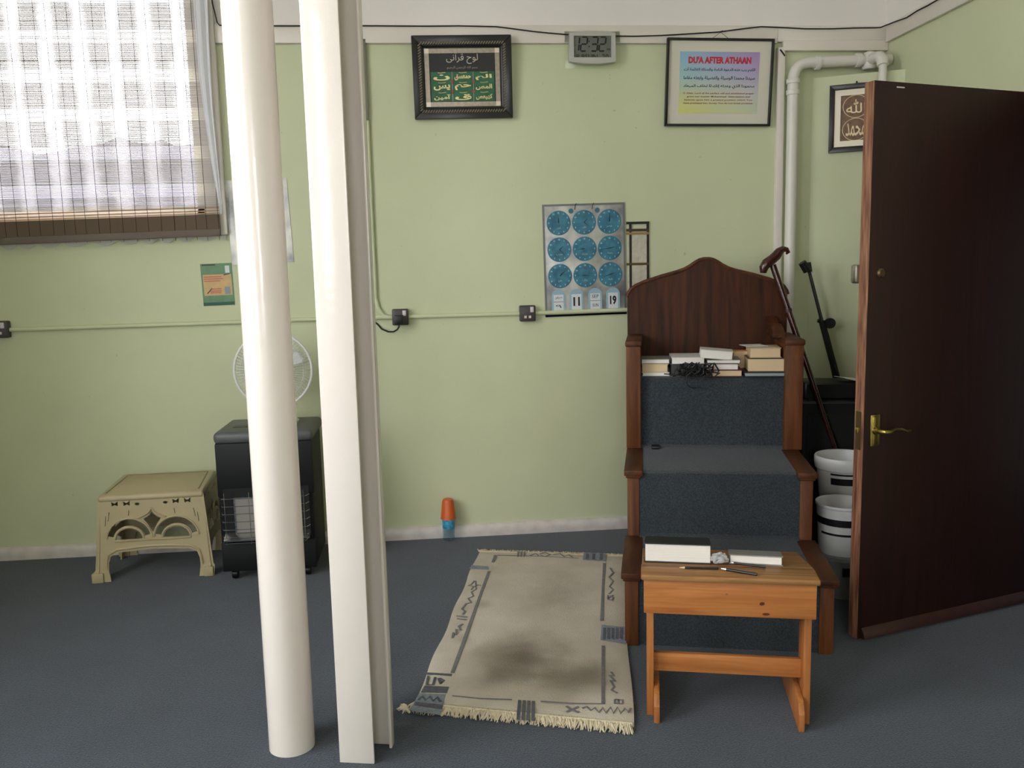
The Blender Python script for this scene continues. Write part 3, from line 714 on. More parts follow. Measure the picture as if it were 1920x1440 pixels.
# 3: calligraphy on the boxed corner panel
du = (PB-PA).normalized(); dn = Vector((du.y, -du.x, 0))
def PN(x, y, off=0.0): return pln(x, y, PA+dn*off, dn)
tl, bl_ = PN(1556,161,.02), PN(1554,287,.02)
rz = math.atan2(du.y, du.x)
h = tl.z-bl_.z; w = h*.76
p3 = thing('framed_bronze_calligraphy', 'black and silver frame with two bronze calligraphy roundels partly behind the open door', 'picture', (tl.x+du.x*w/2, tl.y+du.y*w/2, (tl.z+bl_.z)/2), (0, 0, rz))
y_ = .02
mb = MB(); bars(mb, w, h, .026, y_-.028, y_+.002); mb.build('frame', 'frame_black', p3, bevel=0.002)
mb = MB(); bars(mb, w-.05, h-.05, .030, y_-.018, y_); mb.build('silver_border', mat('silver_mount', (206, 198, 180), .3, metal=.4), p3)
MB().box(-w/2+.05,w/2-.05,y_-.010,y_,-h/2+.05,h/2-.05).build('bronze_panel', mat('dark_bronze', (92, 66, 46), .45, c2=(120, 90, 64), vscale=50, metal=.2), p3)
mb = MB(); iw = w-.10
for z, s in ((h*.17, '\ufdf2'), (-h*.17, arabic('محمد'))):
    mb.mesh(text(s, .08, w=iw*.60, th=.003, h=h*.20, bold=.0005), at(0,y_-.012,z))
    mb.tube([(iw*.40*math.cos(t*.2618), y_-.011, z+h*.165*math.sin(t*.2618)) for t in range(24)], .0018, 5, closed=True)
mb.build('raised_lettering', mat('pale_bronze', (206, 186, 150), .35, metal=.4), p3)
MB().tube([(0,0.025,h/2+.008),(0,-.002,h/2+.008)], .004, 6).build('nail', 'cable', p3)

# silver prayer-time board
c, w, h, ang = dims((1018,383),(1172,380),(1174,588),(1021,596), .006)
pt = thing('prayer_time_board', 'silver foil board with nine blue clock dials and four date cards', 'clock board', (c.x, YW, c.z), (0, ang, 0))
fm, nt, b = newmat('crinkled_silver_foil'); L = nt.links
tc = N(nt,'ShaderNodeTexCoord'); n1 = N(nt,'ShaderNodeTexNoise'); n1.inputs['Scale'].default_value = 7; n1.inputs['Detail'].default_value = 6; L.new(tc.outputs['Object'], n1.inputs['Vector'])
r_ = N(nt,'ShaderNodeValToRGB'); r_.color_ramp.elements[0].color = lin((120,124,128)); r_.color_ramp.elements[1].color = lin((206,204,198)); r_.color_ramp.elements[0].position = .3; r_.color_ramp.elements[1].position = .62
L.new(n1.outputs['Fac'], r_.inputs['Fac']); L.new(r_.outputs['Color'], b.inputs['Base Color']); b.inputs['Metallic'].default_value = .45; b.inputs['Roughness'].default_value = .38
bp = N(nt,'ShaderNodeBump'); bp.inputs['Strength'].default_value = .3; bp.inputs['Distance'].default_value = .004; L.new(n1.outputs['Fac'], bp.inputs['Height']); L.new(bp.outputs['Normal'], b.inputs['Normal'])
M['foil'] = fm
M['dial'] = mat('blue_dial', (36, 98, 124), .35, c2=(66, 134, 158), vscale=30)
M['dial_mark'] = mat('pale_dial_marks', (166, 204, 214), .4)
M['hand'] = mat('dark_clock_hand', (24, 34, 40), .4)
M['card'] = mat('pale_blue_card', (150, 182, 198), .5)
M['card_white'] = mat('white_card', (216, 220, 222), .5)
M['ink'] = mat('black_ink', (18, 18, 22), .5)
MB().box(-w/2,w/2,-.006,0,-h/2,h/2).build('board', 'foil', pt, bevel=0.001)
mb = MB(); bars(mb, w, h, .010, -.008, -.005); mb.build('edge', mat('dull_edge', (118, 120, 124), .4, metal=.5), pt)
hands = [(0,355),(45,130),(10,5),(50,135),(280,265),(80,262),(30,45),(265,100),(70,250)]
dw = w*.292
for k in range(9):
    r_, q_ = divmod(k, 3)
    x = -w*.307+w*.307*q_; z = h/2-h*.165-h*.235*r_
    d = MB(); d.lathe([(dw/2*.98,0),(dw/2,.0015),(dw/2*.97,.003),(0.001,.003)], (x,-.006,z), 32, axis='y'); d = d.build('dial', 'dial', pt, smooth=True)
    mk = MB()
    for t in range(12):
        A = 2*math.pi*t/12; mk.mesh(text(str(t if t else 12), .013, th=.0004, h=.0085, bold=.0006), at(x+dw*.41*math.sin(A), -.0098, z+dw*.41*math.cos(A)))
    mk.mesh(text(arabic(['فجر','ظهر','عصر','مغرب','عشاء','جمعة','طلوع','زوال','عيد'][k]), .012, th=.0004, h=.012), at(x,-.0098,z-dw*.20))
    mk.build('numerals', 'dial_mark', d)
    for L_, wd_, A in ((.24,.005,hands[k][0]), (.36,.0035,hands[k][1])):
        A = R(A); hx, hz = math.sin(A), math.cos(A)
        hd = MB(); hd.prism([(x+hz*wd_/2,-.0106,z-hx*wd_/2),(x+hx*dw*L_,-.0106,z+hz*dw*L_),(x-hz*wd_/2,-.0106,z+hx*wd_/2)], (0,.0008,0)); hd.build('hand', 'hand', d)
for x in (-.155*w,.165*w):
    MB().lathe([(.013,0),(.013,.002),(.001,.002)], (x,-.006,h/2-.036), 16, axis='y').build('small_roundel', 'dial', pt)
for x, (t1, t2) in zip((-.335,-.115,.115,.335), ((arabic('صفر'), arabic('٩')), ('11', None), ('SEP', 'SUN'), ('19', None))):
    X = x*w; cw, chh = .072, .115; zc = -h/2+.082
    arch = [(X-cw/2,zc-chh/2),(X+cw/2,zc-chh/2)]+[(X+cw/2*math.cos(R(a_)), zc+chh/2-.032+.034*math.sin(R(a_))) for a_ in range(0,181,20)]
    cdm = MB(); cdm.prism([(px,-.009,pz) for px, pz in arch], (0,.003,0)); cdp = cdm.build('date_card', 'card', pt)
    i_ = MB(); i_.box(X-cw*.36,X+cw*.36,-.0098,-.0088,zc-chh*.42,zc+chh*.28); i_.build('window', 'card_white', cdp)
    t_ = MB()
    if t2 is None: t_.mesh(text(t1, .05, w=.034, th=.0006, h=.046, bold=.002), at(X,-.0104,zc-.006))
    else:
        t_.mesh(text(t1, .02, w=.036, th=.0006, h=.018), at(X,-.0104,zc+.017)); t_.mesh(text(t2, .02, w=.030, th=.0006, h=.016), at(X,-.0104,zc-.028)); t_.box(X-cw*.36,X+cw*.36,-.0102,-.0098,zc-.006,zc-.004)
    t_.build('lettering', 'ink', cdp)
MB().box(-w/2,w/2,-.008,-.005,-h/2+.002,-h/2+.012).build('bottom_strip', mat('slate_strip', (84, 96, 106), .5), pt)
for x in (-.10*w,.11*w):
    MB().tube([(x-.004,-.009,h/2-.03),(x,-.009,h/2-.008),(x+.006,-.006,h/2+.002)], .0018, 6).build('hook', 'cable', pt)
# bamboo scroll half behind the board
tl, brr = W(1174.5,416,.004), W(1217,640,.004)
sc_ = thing('bamboo_scroll', 'slatted bamboo wall scroll with dark edges showing past the silver board', 'scroll', ((tl.x+brr.x)/2, YW, brr.z))
w, h = brr.x-tl.x, tl.z-brr.z
sl = MB(); x = -w/2+.006; k = 0
while x < w/2-.006: sl.box(x, x+.0038, -.005-.001*(k%2), -.001, 0, h-.05); x += .0044; k += 1
so = sl.build('bamboo_slats', mat('grey_bamboo', (206, 200, 180), .6, var=.12, vscale=40), sc_); so['kind'] = 'stuff'
for x in (-w/2+.020, w/2-.006): MB().box(x-.006,x+.006,-.008,-.001,0,h).build('edge_tape', mat('dark_tape', (42, 32, 26), .7), sc_)
MB().box(-w/2,w/2,-.011,-.001,h-.012,h).build('top_rod', mat('dark_rod', (34, 26, 24), .5), sc_)
MB().box(-w/2,w/2,-.009,-.001,h-.05,h-.036).build('cross_band', mat('brown_band', (70, 52, 36), .6), sc_)
MB().box(-w/2,w/2,-.010,-.001,h-.066,h-.054).build('gold_band', mat('gold_band', (150, 126, 70), .5), sc_)
zz = W(1190,495,.004).z-brr.z
MB().box(-w/2,w/2,-.010,-.001,zz-.006,zz+.006).build('gold_band', 'dull_brass', sc_)
# silver poster behind the round column
c, w, h, ang = dims((425,338),(541,334),(547,490),(431,498), .004)
po = thing('silver_poster', 'crinkled silver foil poster half hidden behind the round column', 'poster', (c.x, YW, c.z), (0, ang, 0))
MB().box(-w/2,w/2,-.004,0,-h/2,h/2).build('foil_sheet', 'foil', po)
mb = MB(); mb.mesh(text('Y', .05, th=.0006, w=.026, bold=.002), at(-w/2+.045,-.0048,-.002)); mb.build('lettering', 'ink', po)
# leaflet
c, w, h, ang = dims((375,495),(434,493),(440,571),(382,574), .003)
lf_ = thing('green_leaflet', 'small green and orange leaflet pinned above the conduit', 'leaflet', (c.x, YW, c.z), (0, ang, 0))
MB().box(-w/2,w/2,-.003,0,-h/2,h/2).build('sheet', mat('leaflet_green', (100, 138, 100), .5, var=.12, vscale=30), lf_)
MB().box(-w/2+.008,w/2-.006,-.0036,-.0028,-h*.26,h*.24).build('orange_block', mat('leaflet_orange', (206, 172, 118), .5, var=.08, vscale=40), lf_)
mb = MB()
for z, x0_, x1_ in ((.17,-.42,.15),(.12,-.42,.2),(.07,-.42,.1),(-.12,-.2,.12),(-.17,-.25,.12),(-.21,-.25,.1)): mb.box(w*x0_,w*x1_,-.0042,-.0034,h*z,h*(z+.03))
mb.build('red_lines', mat('leaflet_red', (196, 120, 92), .5), lf_)
mb = MB(); mb.box(-w*.45,-w*.02,-.0036,-.0028,h*.455,h*.485); mb.prism([(-w*.36,-.004,-h*.21),(-w*.33,-.004,-h*.22),(-w*.16,-.004,-h*.09),(-w*.19,-.004,-h*.075)], (0,.001,0)); mb.prism([(w*.22,-.004,h*.21),(w*.42,-.004,h*.235),(w*.42,-.004,h*.25),(w*.22,-.004,h*.235)], (0,.001,0)); mb.build('dark_marks', mat('dark_green_ink', (40, 52, 40), .5), lf_)
MB().box(w*.28,w*.42,-.0036,-.0028,h*.27,h*.44).build('white_badge', 'card_white', lf_)
MB().box(w*.22,w*.40,-.0042,-.0034,-h*.24,-h*.06).build('blue_block', mat('leaflet_blue', (136, 150, 158), .5), lf_)
MB().box(-w/2,w/2,-.0036,-.0028,-h/2,-h/2+.016).build('dark_band', mat('leaflet_dark', (26, 84, 70), .5), lf_)
# ------------------------------------------------------------------ door
dd = R(16.6)
Ph = flo(1606, 1203)
dr = sempty('door_1', (Ph.x, Ph.y, 0), (0, 0, dd))
DW, DT, DH = .892, .044, 2.008
MB().box(0.002,DW,0,DT,.008,DH).build('door_leaf', 'dark_door', dr, bevel=0.003)
MB().box(-.001,.004,.001,DT-.001,.010,DH-.002).build('worn_edge', 'worn_edge', dr, bevel=0.0015)
MB().prism([(.02,-.014,.03),(.02,-.020,.010),(.02,0,.008),(.02,0,.050),(.02,-.006,.042)], (DW-.04,0,0)).build('weather_bar', mat('red_brown_bar', (58, 30, 25), .5, var=.2, vscale=20), dr, bevel=0.002)
kz = pln(1650,512,Ph,(-math.sin(dd),math.cos(dd),0)); kx = (kz-Ph).dot(Vector((math.cos(dd),math.sin(dd),0)))
MB().lathe([(.0,-.0),(.017,0),(.017,.006),(.012,.012),(.0,.012)], (kx,0,kz.z), 24, axis='y').build('lock_knob', 'dull_brass', dr, smooth=True)
MB().box(-.012,.075,DT,DT+.03,kz.z-.035,kz.z+.032).build('rim_lock', 'steel', dr, bevel=0.008)
hz = .793; hp = .050
pl = MB().box(hp-.021,hp+.021,-.007,0,hz-.058,hz+.058).build('handle_plate', 'brass', dr, bevel=0.003)
MB().box(hp-.014,hp+.014,-.009,-.006,hz-.050,hz+.050).build('inner_plate', 'brass', pl, bevel=0.002)
lv = MB(); lv.tube([(hp,-.006,hz),(hp,-.035,hz),(hp+.004,-.046,hz),(hp+.02,-.05,hz-.001),(hp+.05,-.05,hz+.007),(hp+.08,-.05,hz+.003),(hp+.105,-.05,hz-.006),(hp+.122,-.05,hz-.002)], [.010,.009,.009,.009,.007,.006,.005,.004], 10)
lv.build('lever', 'brass', dr, smooth=True)
MB().lathe([(.0,0),(.016,0),(.014,.010),(.0,.010)], (hp,-.007,hz), 20, axis='y').build('rose', 'brass', dr, smooth=True)
MB().box(-.003,.0,.010,.034,hz-.07,hz+.07).build('latch_plate', 'dull_brass', dr); MB().box(-.012,0,.015,.028,hz-.008,hz+.012).build('latch_bolt', 'brass', dr, bevel=0.002)
MB().box(.10,.135,-.001,.002,DH-.02,DH-.016).build('scratch', 'paper', dr)
for z in (.25,1.0,1.75): MB().tube([(DW+.002,DT/2,z-.045),(DW+.002,DT/2,z+.045)], .008, 10).build('hinge', 'dull_brass', dr)

# ------------------------------------------------------------------ minbar (stepped pulpit)
MA = R(-14.5)
O = flo(1172, 1210)
U = Vector((math.cos(MA), math.sin(MA), 0)); V = Vector((-math.sin(MA), math.cos(MA), 0))
mn = thing('stepped_pulpit', 'brown wooden stepped pulpit with a peaked back and blue carpeted steps', 'pulpit', (O.x, O.y, 0), (0, 0, MA))
D2, D3, DB, Z1, Z2, Z3, ZA = .438, .872, 1.27, .285, .565, .893, 1.055
MW = .74
side = [(0,0),(0,Z1-.02),(D2,Z1-.02),(D2,Z2-.02),(D3,Z2-.02),(D3,ZA-.02),(DB,ZA-.02),(DB,0)]
for x in (0.0, MW-.05):
    s = MB(); s.prism([(x,v_,z_) for v_, z_ in side], (.05,0,0)); s.build('side_panel', 'minbar_side', mn, bevel=0.003)
    for (va, vb, zz) in ((-.015,D2,Z1), (D2-.015,D3,Z2)):
        MB().box(x-.013,x+.063,va,vb,zz-.024,zz).build('step_cap', 'minbar_cap', mn, bevel=0.004)
        MB().box(x-.006,x+.056,va+.006,va+.03,zz-.034,zz-.022).build('cap_moulding', 'minbar_cap', mn, bevel=0.003)
for x in (-.014, MW-.052):
    MB().box(x,x+.066+.012*(x>0),D3-.01,D3+.055,Z2,ZA-.018).build('arm_post', 'minbar_side', mn, bevel=0.004)
    MB().box(x-.004,x+.072+.012*(x>0),D3-.014,DB,ZA-.02,ZA+.008).build('armrest', 'minbar_cap', mn, bevel=0.008)
# curved scroll block where the right armrest meets the back
scr = [(DB-.30,ZA+.006),(DB-.24,ZA+.045),(DB-.16,ZA+.062),(DB-.07,ZA+.060),(DB,ZA+.09),(DB,ZA+.006)]
s = MB(); s.prism([(MW-.09,v_,z_) for v_, z_ in scr], (.055,0,0)); s.build('arm_scroll', 'minbar_cap', mn, bevel=0.006)
# peaked back
half = [(.385,1.245),(.380,1.262),(.366,1.283),(.345,1.299),(.300,1.318),(.22,1.343),(.14,1.364),(.105,1.376),(.075,1.392),(.052,1.408),(.032,1.419),(.012,1.4235)]
bc = .368
bk = [(bc-.385,.0)]+[(bc-x, z) for x, z in half]+[(bc+x, z) for x, z in reversed(half)]+[(bc+.385,.0)]
s = MB(); s.prism([(x,DB,z) for x, z in bk], (0,.028,0)); s.build('back_board', 'minbar', mn, bevel=0.005)
rim = [(x,DB+.006,z+.002) for x, z in bk[1:-1]]
s = MB(); s.tube(rim, .011, 8); s.build('back_rim', 'minbar_cap', mn, smooth=True)
# carpeted steps
def rnd(p, q, r_, k=5):
    pass
stp = [(.012,0),(.010,Z1-.035),(.014,Z1-.014),(.032,Z1-.004),(D2-.02,Z1-.002),(D2+.004,Z1+.012),(D2+.004,Z2-.035),(D2+.008,Z2-.014),(D2+.026,Z2-.004),(D3+.0,Z2-.002),(D3+.03,Z2+.012),(D3+.032,Z3-.03),(D3+.038,Z3-.010),(D3+.055,Z3),(DB,Z3),(DB,0)]
s = MB(); s.prism([(.05,v_,z_) for v_, z_ in stp], (MW-.10,0,0)); s.build('carpeted_steps', 'step_carpet', mn, smooth=True, angle=50)
MB().box(.10,.137,D3-.02,D3+.03,Z2-.002,Z2+.012).build('dark_clip', 'black', mn, bevel=0.003)
def MP(x, y, v): return pln(x, y, Vector((O.x,O.y,0))+V*v, V)             # pixel -> plane at depth v of the pulpit
def ML(P): q = Vector(P)-Vector((O.x,O.y,0)); return Vector((q.dot(U), q.dot(V), q.z))

# ------------------------------------------------------------------ books
M['cov_black'] = mat('black_book_cover', (16, 20, 22), .45)
M['cov_grey'] = mat('grey_book_cover', (126, 124, 120), .5)
M['cov_dk'] = mat('dark_grey_cover', (58, 58, 58), .55)
M['cov_brown'] = mat('dark_brown_cover', (58, 34, 26), .5)
M['cov_cream'] = mat('cream_cover', (204, 188, 156), .6)
M['cov_white'] = mat('white_cover', (216, 212, 208), .5)
M['cov_teal'] = mat('grey_teal_cover', (150, 160, 158), .5)
M['cov_orange'] = mat('orange_cover', (190, 120, 50), .5)
M['cov_maroon'] = mat('maroon_cover', (110, 44, 50), .5)
def book(label, w, d, h, cover, pages, loc, rot, group, t=.003, spine='back'):
    b = thing('book', label, 'book', loc, rot, group)
    MB().box(-w/2+.003,w/2-.003,.004,d-.004,t,h-t).build('page_block', pages, b, bevel=0.0015, seg=1)
    mb = MB(); mb.box(-w/2,w/2,0,d,0,t); mb.box(-w/2,w/2,0,d,h-t,h)
    if spine == 'back': mb.box(-w/2,w/2,d-.004,d,t,h-t)
    elif spine == 'left': mb.box(-w/2,-w/2+.004,0,d,t,h-t)
    mb.build('cover', cover, b)
    return b
GS = 'books piled on the pulpit seat'
def seat_book(label, xa, xb, yt, yb, d, cover, pages, v=.905, yaw=0.0, spine='back', zbase=None, t=.003, tilt=0.0):
    A, B = MP(xa, (yt+yb)/2, v), MP(xb, (yt+yb)/2, v)
    zt_, zb_ = MP((xa+xb)/2, yt, v).z, MP((xa+xb)/2, yb, v).z
    if zbase is not None: zt_ += zbase-zb_; zb_ = zbase
    c_ = (A+B)/2; w = (B-A).length
    book(label, w, d, zt_-zb_, cover, pages, (c_.x, c_.y, zb_), (0, tilt, MA+yaw), GS, t, spine)
    return zt_
zs = Z3+.0005
z = seat_book('thin white booklet lying under the cream book on the pulpit seat', 1204,1256,699.5,706,.16,'cov_white','pages',v=.93,zbase=zs,t=.0015)
z = seat_book('cream-paged book between a booklet and a grey ring pad on the seat', 1203,1253,684,700,.15,'cov_cream','pages_cream',v=.93,zbase=z)
z = seat_book('thin grey ring-bound pad topping the pile by the left arm post', 1202,1256,675,684,.15,'cov_grey','pages',v=.935,zbase=z,t=.002)
z = seat_book('thick dark grey book beside the black cable on the seat', 1257,1316,684,706,.18,'cov_dk','cov_dk',v=.935,zbase=zs)
z = seat_book('wide white paper-covered book lying across the dark grey book', 1259,1322,672,684,.20,'cov_white','pages',v=.945,zbase=z,t=.0015,yaw=.03)
z = seat_book('cream-paged book lowest in the middle pile', 1318,1392,696,708,.15,'cov_maroon','pages_cream',v=.90,zbase=zs,t=.002)
z = seat_book('thin white book with a maroon ribbon in the middle pile', 1322,1385,684,696,.15,'cov_maroon','pages',v=.905,zbase=z,t=.002,yaw=-.03)
zr = z
z = seat_book('greyish white book second from the top of the middle pile', 1326,1389,677,684,.15,'cov_grey','pages',v=.91,zbase=z,t=.0015)
z = seat_book('white-paged book tilted on top of the middle pile', 1312,1374,661,677,.13,'cov_white','pages',v=.915,zbase=z+.003,t=.002,yaw=-.04,tilt=R(5))
z = seat_book('thin grey teal book at the bottom of the right pile', 1396,1476,704,712,.20,'cov_black','cov_teal',v=.89,zbase=zs,t=.0025)
z = seat_book('thick cream-paged book with dark brown cover in the right pile', 1402,1474,678,704,.18,'cov_brown','pages_cream',v=.905,zbase=z)
z = seat_book('cream-paged book with pale cover on top of the right pile', 1406,1465,660,678,.16,'cov_cream','pages_cream',v=.93,zbase=z,t=.0025)
zo = Z3
o_ = MP(1396,662,1.12)
book('orange book standing behind the right pile on the seat', .085, .05, o_.z+.018-Z3, 'cov_orange', 'pages_cream', (MP(1392,662,1.06).x, MP(1392,662,1.06).y, Z3), (0,0,MA), GS)
o_ = MP(1408,655,.96)
sh = MB().box(-.05,.05,0,.10,0,.002).build('loose_paper', 'paper', None, loc=(MP(1420,655,1.0).x, MP(1420,655,1.0).y, z+.001), rot=(0,0,MA+.25))
tag(sh, 'loose grey paper lying on the topmost cream book of the right pile', 'paper')
# tangle of black cable and rosary on the seat edge
rng = random.Random(9); mb = MB()
c0 = ML(MP(1300,695,.90))
pts = []
for k in range(150):
    t = k/149
    px_ = 1282+46*t+14*math.sin(k*.9)+10*math.sin(k*.37); py_ = 694+9*math.sin(k*.71)+6*math.sin(k*1.7)
    P = MP(px_, py_, .885+.012*math.sin(k*.53)); P.z = max(P.z, Z3+.003); pts.append(P)
mb.tube(pts, .0036, 6)
mb.tube([MP(x,y,.868) for x, y in [(1288,704),(1287,716),(1291,724),(1299,728),(1309,727),(1316,719),(1319,709),(1322,703)]], .0022, 6)
mb.tube([MP(x,y,.874) for x, y in [(1318,706),(1330,710),(1338,708),(1345,702),(1350,699)]], .0026, 6)
mb.tube([MP(x,y,.874) for x, y in [(1245,701),(1258,702),(1270,704),(1285,707)]], .0026, 6)
ct = thing('cable_tangle', 'tangled black cable with plugs spilling over the front of the pulpit seat', 'cable')
mb.build('cable', 'black', ct, smooth=True)
for xx, yy in ((1275,691),(1281,697),(1313,690)):
    P = MP(xx,yy,.883); g_ = MB().box(P.x-.012,P.x+.012,P.y-.01,P.y+.01,P.z-.012,P.z+.014); g_.build('plug', 'black', ct, bevel=0.003)

# ------------------------------------------------------------------ staff leaning by the pulpit
def YP(x, y, Y): return pln(x, y, (0, Y, 0), (0, 1, 0))
s0 = YP(1449,497,3.965); s2 = YP(1563,833,3.82); s1 = s0.lerp(s2, .4)
tip = s2 + (s2-s1)*(s2.z/(s1.z-s2.z))
sf = thing('walking_staff', 'dark red varnished staff with a carved handle leaning on the pulpit back', 'walking stick', (tip.x, tip.y, 0))
loc_ = lambda P: Vector(P)-Vector((tip.x, tip.y, 0))
mb = MB(); mb.tube([loc_(s0), loc_(s1), loc_(s2), loc_(tip)+Vector((0,0,.012))], [.0155,.0145,.0115,.010], 14); mb.build('shaft', 'stick', sf, smooth=True)
hd = [(1431,512),(1432,502),(1437,494),(1447,487),(1455,480),(1461,472),(1468,467),(1475,468),(1478,473),(1474,476)]
mb = MB(); mb.tube([loc_(YP(x,y,3.955)) for x, y in hd], [.014,.022,.025,.024,.024,.021,.016,.012,.010,.005], 12); mb.build('handle', 'stick', sf, smooth=True)
P = s0.lerp(s2,.245); Q = s0.lerp(s2,.262); mb = MB(); mb.tube([loc_(P), loc_(Q)], .0175, 14); mb.build('collar_ring', 'cov_brown', sf, smooth=True)
mb = MB(); mb.tube([loc_(tip), loc_(tip)+Vector((0,0,.03))], .014, 10); mb.build('rubber_tip', 'black', sf)

# ------------------------------------------------------------------ microphone stand
ms = thing('microphone_stand', 'black boom microphone stand leaning in the corner beside the pipe', 'microphone stand', (0,0,0))
Yq = 4.10
a0_, a1_, a2_ = YP(1518,512,4.25), YP(1541,602,4.215), YP(1574,727,4.165)
g = a2_ + (a2_-a1_)*(a2_.z/(a1_.z-a2_.z)); g = Vector((min(g.x, 2.14), 4.215, 0))
ms.location = (g.x, g.y, 0); L0 = lambda P: Vector(P)-Vector((g.x,g.y,0))
MB().tube([L0(a0_), L0(a1_)], .0085, 10).build('boom', 'black', ms, smooth=True)
MB().tube([L0(a1_), L0(a2_), Vector((0,0,.012))], .0165, 12).build('tube', 'black_matt', ms, smooth=True)
MB().tube([L0(YP(1548,630,4.20)), L0(YP(1568,724,4.19)), L0(YP(1576,770,4.19))], .009, 10).build('second_rod', 'black', ms, smooth=True)
MB().tube([L0(YP(1533,601,4.22)), L0(YP(1556,607,4.21))], .010, 10).build('clamp', 'black', ms, smooth=True)
MB().lathe([(.0,-.014),(.026,-.012),(.028,0),(.026,.012),(.0,.014)], L0(YP(1556,606,4.195)), 18, axis='y').build('clamp_knob', 'black', ms, smooth=True)
P = YP(1511,500,4.22); mb = MB(); mb.tube([L0(YP(1504,492,4.22)), L0(YP(1514,508,4.22))], [.020,.022], 12); mb.build('microphone_clip', 'black', ms, smooth=True)
MB().tube([L0(YP(1516,492,4.22)), L0(YP(1519,512,4.22))], .012, 10).build('swivel', 'black', ms, smooth=True)
MB().tube([L0(YP(1518.5,510,4.22)), L0(YP(1519.3,513,4.22))], .013, 10).build('silver_ring', 'chrome', ms, smooth=True)
MB().lathe([(.0,0),(.06,0),(.06,.012),(.025,.025),(.0,.025)], (0,0,0), 24).build('base', 'black', ms, smooth=True)

# ------------------------------------------------------------------ black cabinet, amplifier and sheet in the corner
f0 = YP(1512,760,3.72)
zt1 = YP(1560,762,3.78).z
sp_ = thing('speaker_cabinet', 'tall black speaker cabinet in the dark gap behind the white buckets', 'loudspeaker', (2.03, 3.99, 0), (0,0,R(-14.5)))
MB().box(-.24,.22,-.16,.12,0,zt1).build('cabinet', 'black_matt', sp_, bevel=0.006)
MB().box(-.22,.20,-.168,-.158,.03,zt1-.05).build('grille', 'grille', sp_, bevel=0.003)
MB().box(-.24,.22,-.165,.12,zt1-.001,zt1+.004).build('top_trim', mat('grey_trim', (60, 64, 64), .5), sp_)
am = thing('black_amplifier', 'flat black amplifier lying on the tall speaker cabinet', 'amplifier', (2.03, 4.0, zt1+.004), (0,0,R(-14.5)))
MB().box(-.22,.20,-.10,.09,.008,.085).build('case', 'black', am, bevel=0.004)
MB().box(-.21,.19,-.106,-.099,.014,.078).build('front_panel', 'black_matt', am)
for x in (-.18,.16): MB().box(x-.015,x+.015,-.08,.07,0,.009).build('foot', 'black', am)
q0 = YP(1576,716,3.95)
mb = MB(); zt2 = zt1+.09
mb.add([(q0.x-.01,3.92,zt2+.028),(q0.x+.20,3.90,zt2-.0),(q0.x+.20,4.0,zt2),(q0.x+.0,4.02,zt2+.02),(q0.x+.05,3.91,zt2+.012),(q0.x+.06,4.01,zt2+.012)], [(0,4,5,3),(4,1,2,5)])
pf = mb.build('folded_sheet', 'paper'); md = pf.modifiers.new('thick','SOLIDIFY'); md.thickness = .003
tag(pf, 'folded white sheet lying on the black amplifier', 'paper')

# ------------------------------------------------------------------ buckets
def bucket(label, px, py_rim, Y, r_, h, base, bands, lip=.012):
    c_ = YP(px, py_rim, Y); b = thing('bucket', label, 'bucket', (c_.x, Y, base), group='white plastic buckets')
    k = .84
    mb = MB(); mb.lathe([(.0,.002),(r_*k,.0),(r_*k+.004,.006),(r_*.975,h-lip-.004),(r_*(1+lip*.6),h-lip),(r_*(1+lip*1.2),h-lip*.6),(r_*(1+lip*1.2),h-.006),(r_*(1+lip*.6),h),(r_*.965,h-.002),(r_*.95,h-.02),(r_*k-.004,.008),(.0,.008)], (0,0,0), 40)
    mb.build('body', 'bucket', b, smooth=True)
    for (z0_, z1_, a0, a1) in bands:
        g = MB(); n = 20; vs = []; fs = []
        rad = lambda z: (r_*k+.004)+(r_*.975-r_*k-.004)*((z-.006)/(h-lip-.010))
        for i in range(n+1):
            A = R(a0+(a1-a0)*i/n)
            for z_ in (z0_, z1_):
                for dr_ in (.0002,.0014): vs.append(((rad(z_)+dr_)*math.cos(A), (rad(z_)+dr_)*math.sin(A), z_))
        for i in range(n):
            p = i*4; q = p+4
            fs += [(p+1,q+1,q+3,p+3),(p,p+2,q+2,q),(p,q,q+1,p+1),(p+2,p+3,q+3,q+2)]
        g.add(vs, fs); g.build('black_band', 'ink', b, smooth=True)
    return c_
YB1, YB2 = 3.36, 3.60
rb = 51*YB1/1600
zr1 = YP(1582,940,YB1).z; zr2 = YP(1582,853,YB2).z
hb1 = .215
c1 = bucket('white bucket with black bands nested over the grey tub', 1582, 940, YB1, .112, hb1, zr1-hb1, [(hb1-.085,hb1-.055,120,420),(hb1-.125,hb1-.116,190,280),])
c2 = bucket('white wide-rimmed bucket with black print behind the banded bucket', 1584, 853, YB2, .122, .20, zr2-.20, [(.085,.115,215,330),(.128,.136,215,300)], .055)
tb = thing('grey_tub', 'smoky grey plastic tub under the banded white bucket', 'tub', (c1.x, YB1, 0))
ht = zr1-hb1
MB().lathe([(.0,0),(.10,0),(.106,ht*.5),(.112,ht-.02),(.118,ht-.016),(.118,ht),(.0,ht)], (0,0,0), 36).build('body', 'tub', tb, smooth=True)
MB().box(-.05,.02,-.113,-.103,ht-.075,ht-.04).build('black_label', 'ink', tb)
c2b = thing('dark_crate', 'dark plastic crate carrying the wide-rimmed bucket', 'crate', (c2.x, YB2, 0), (0,0,R(-14.5)))
hc_ = zr2-.20
MB().box(-.13,.13,-.12,.12,0,hc_-.03).build('body', 'black_matt', c2b, bevel=0.006)
MB().box(-.138,.138,-.128,.128,hc_-.035,hc_).build('rim', 'heater', c2b, bevel=0.004)
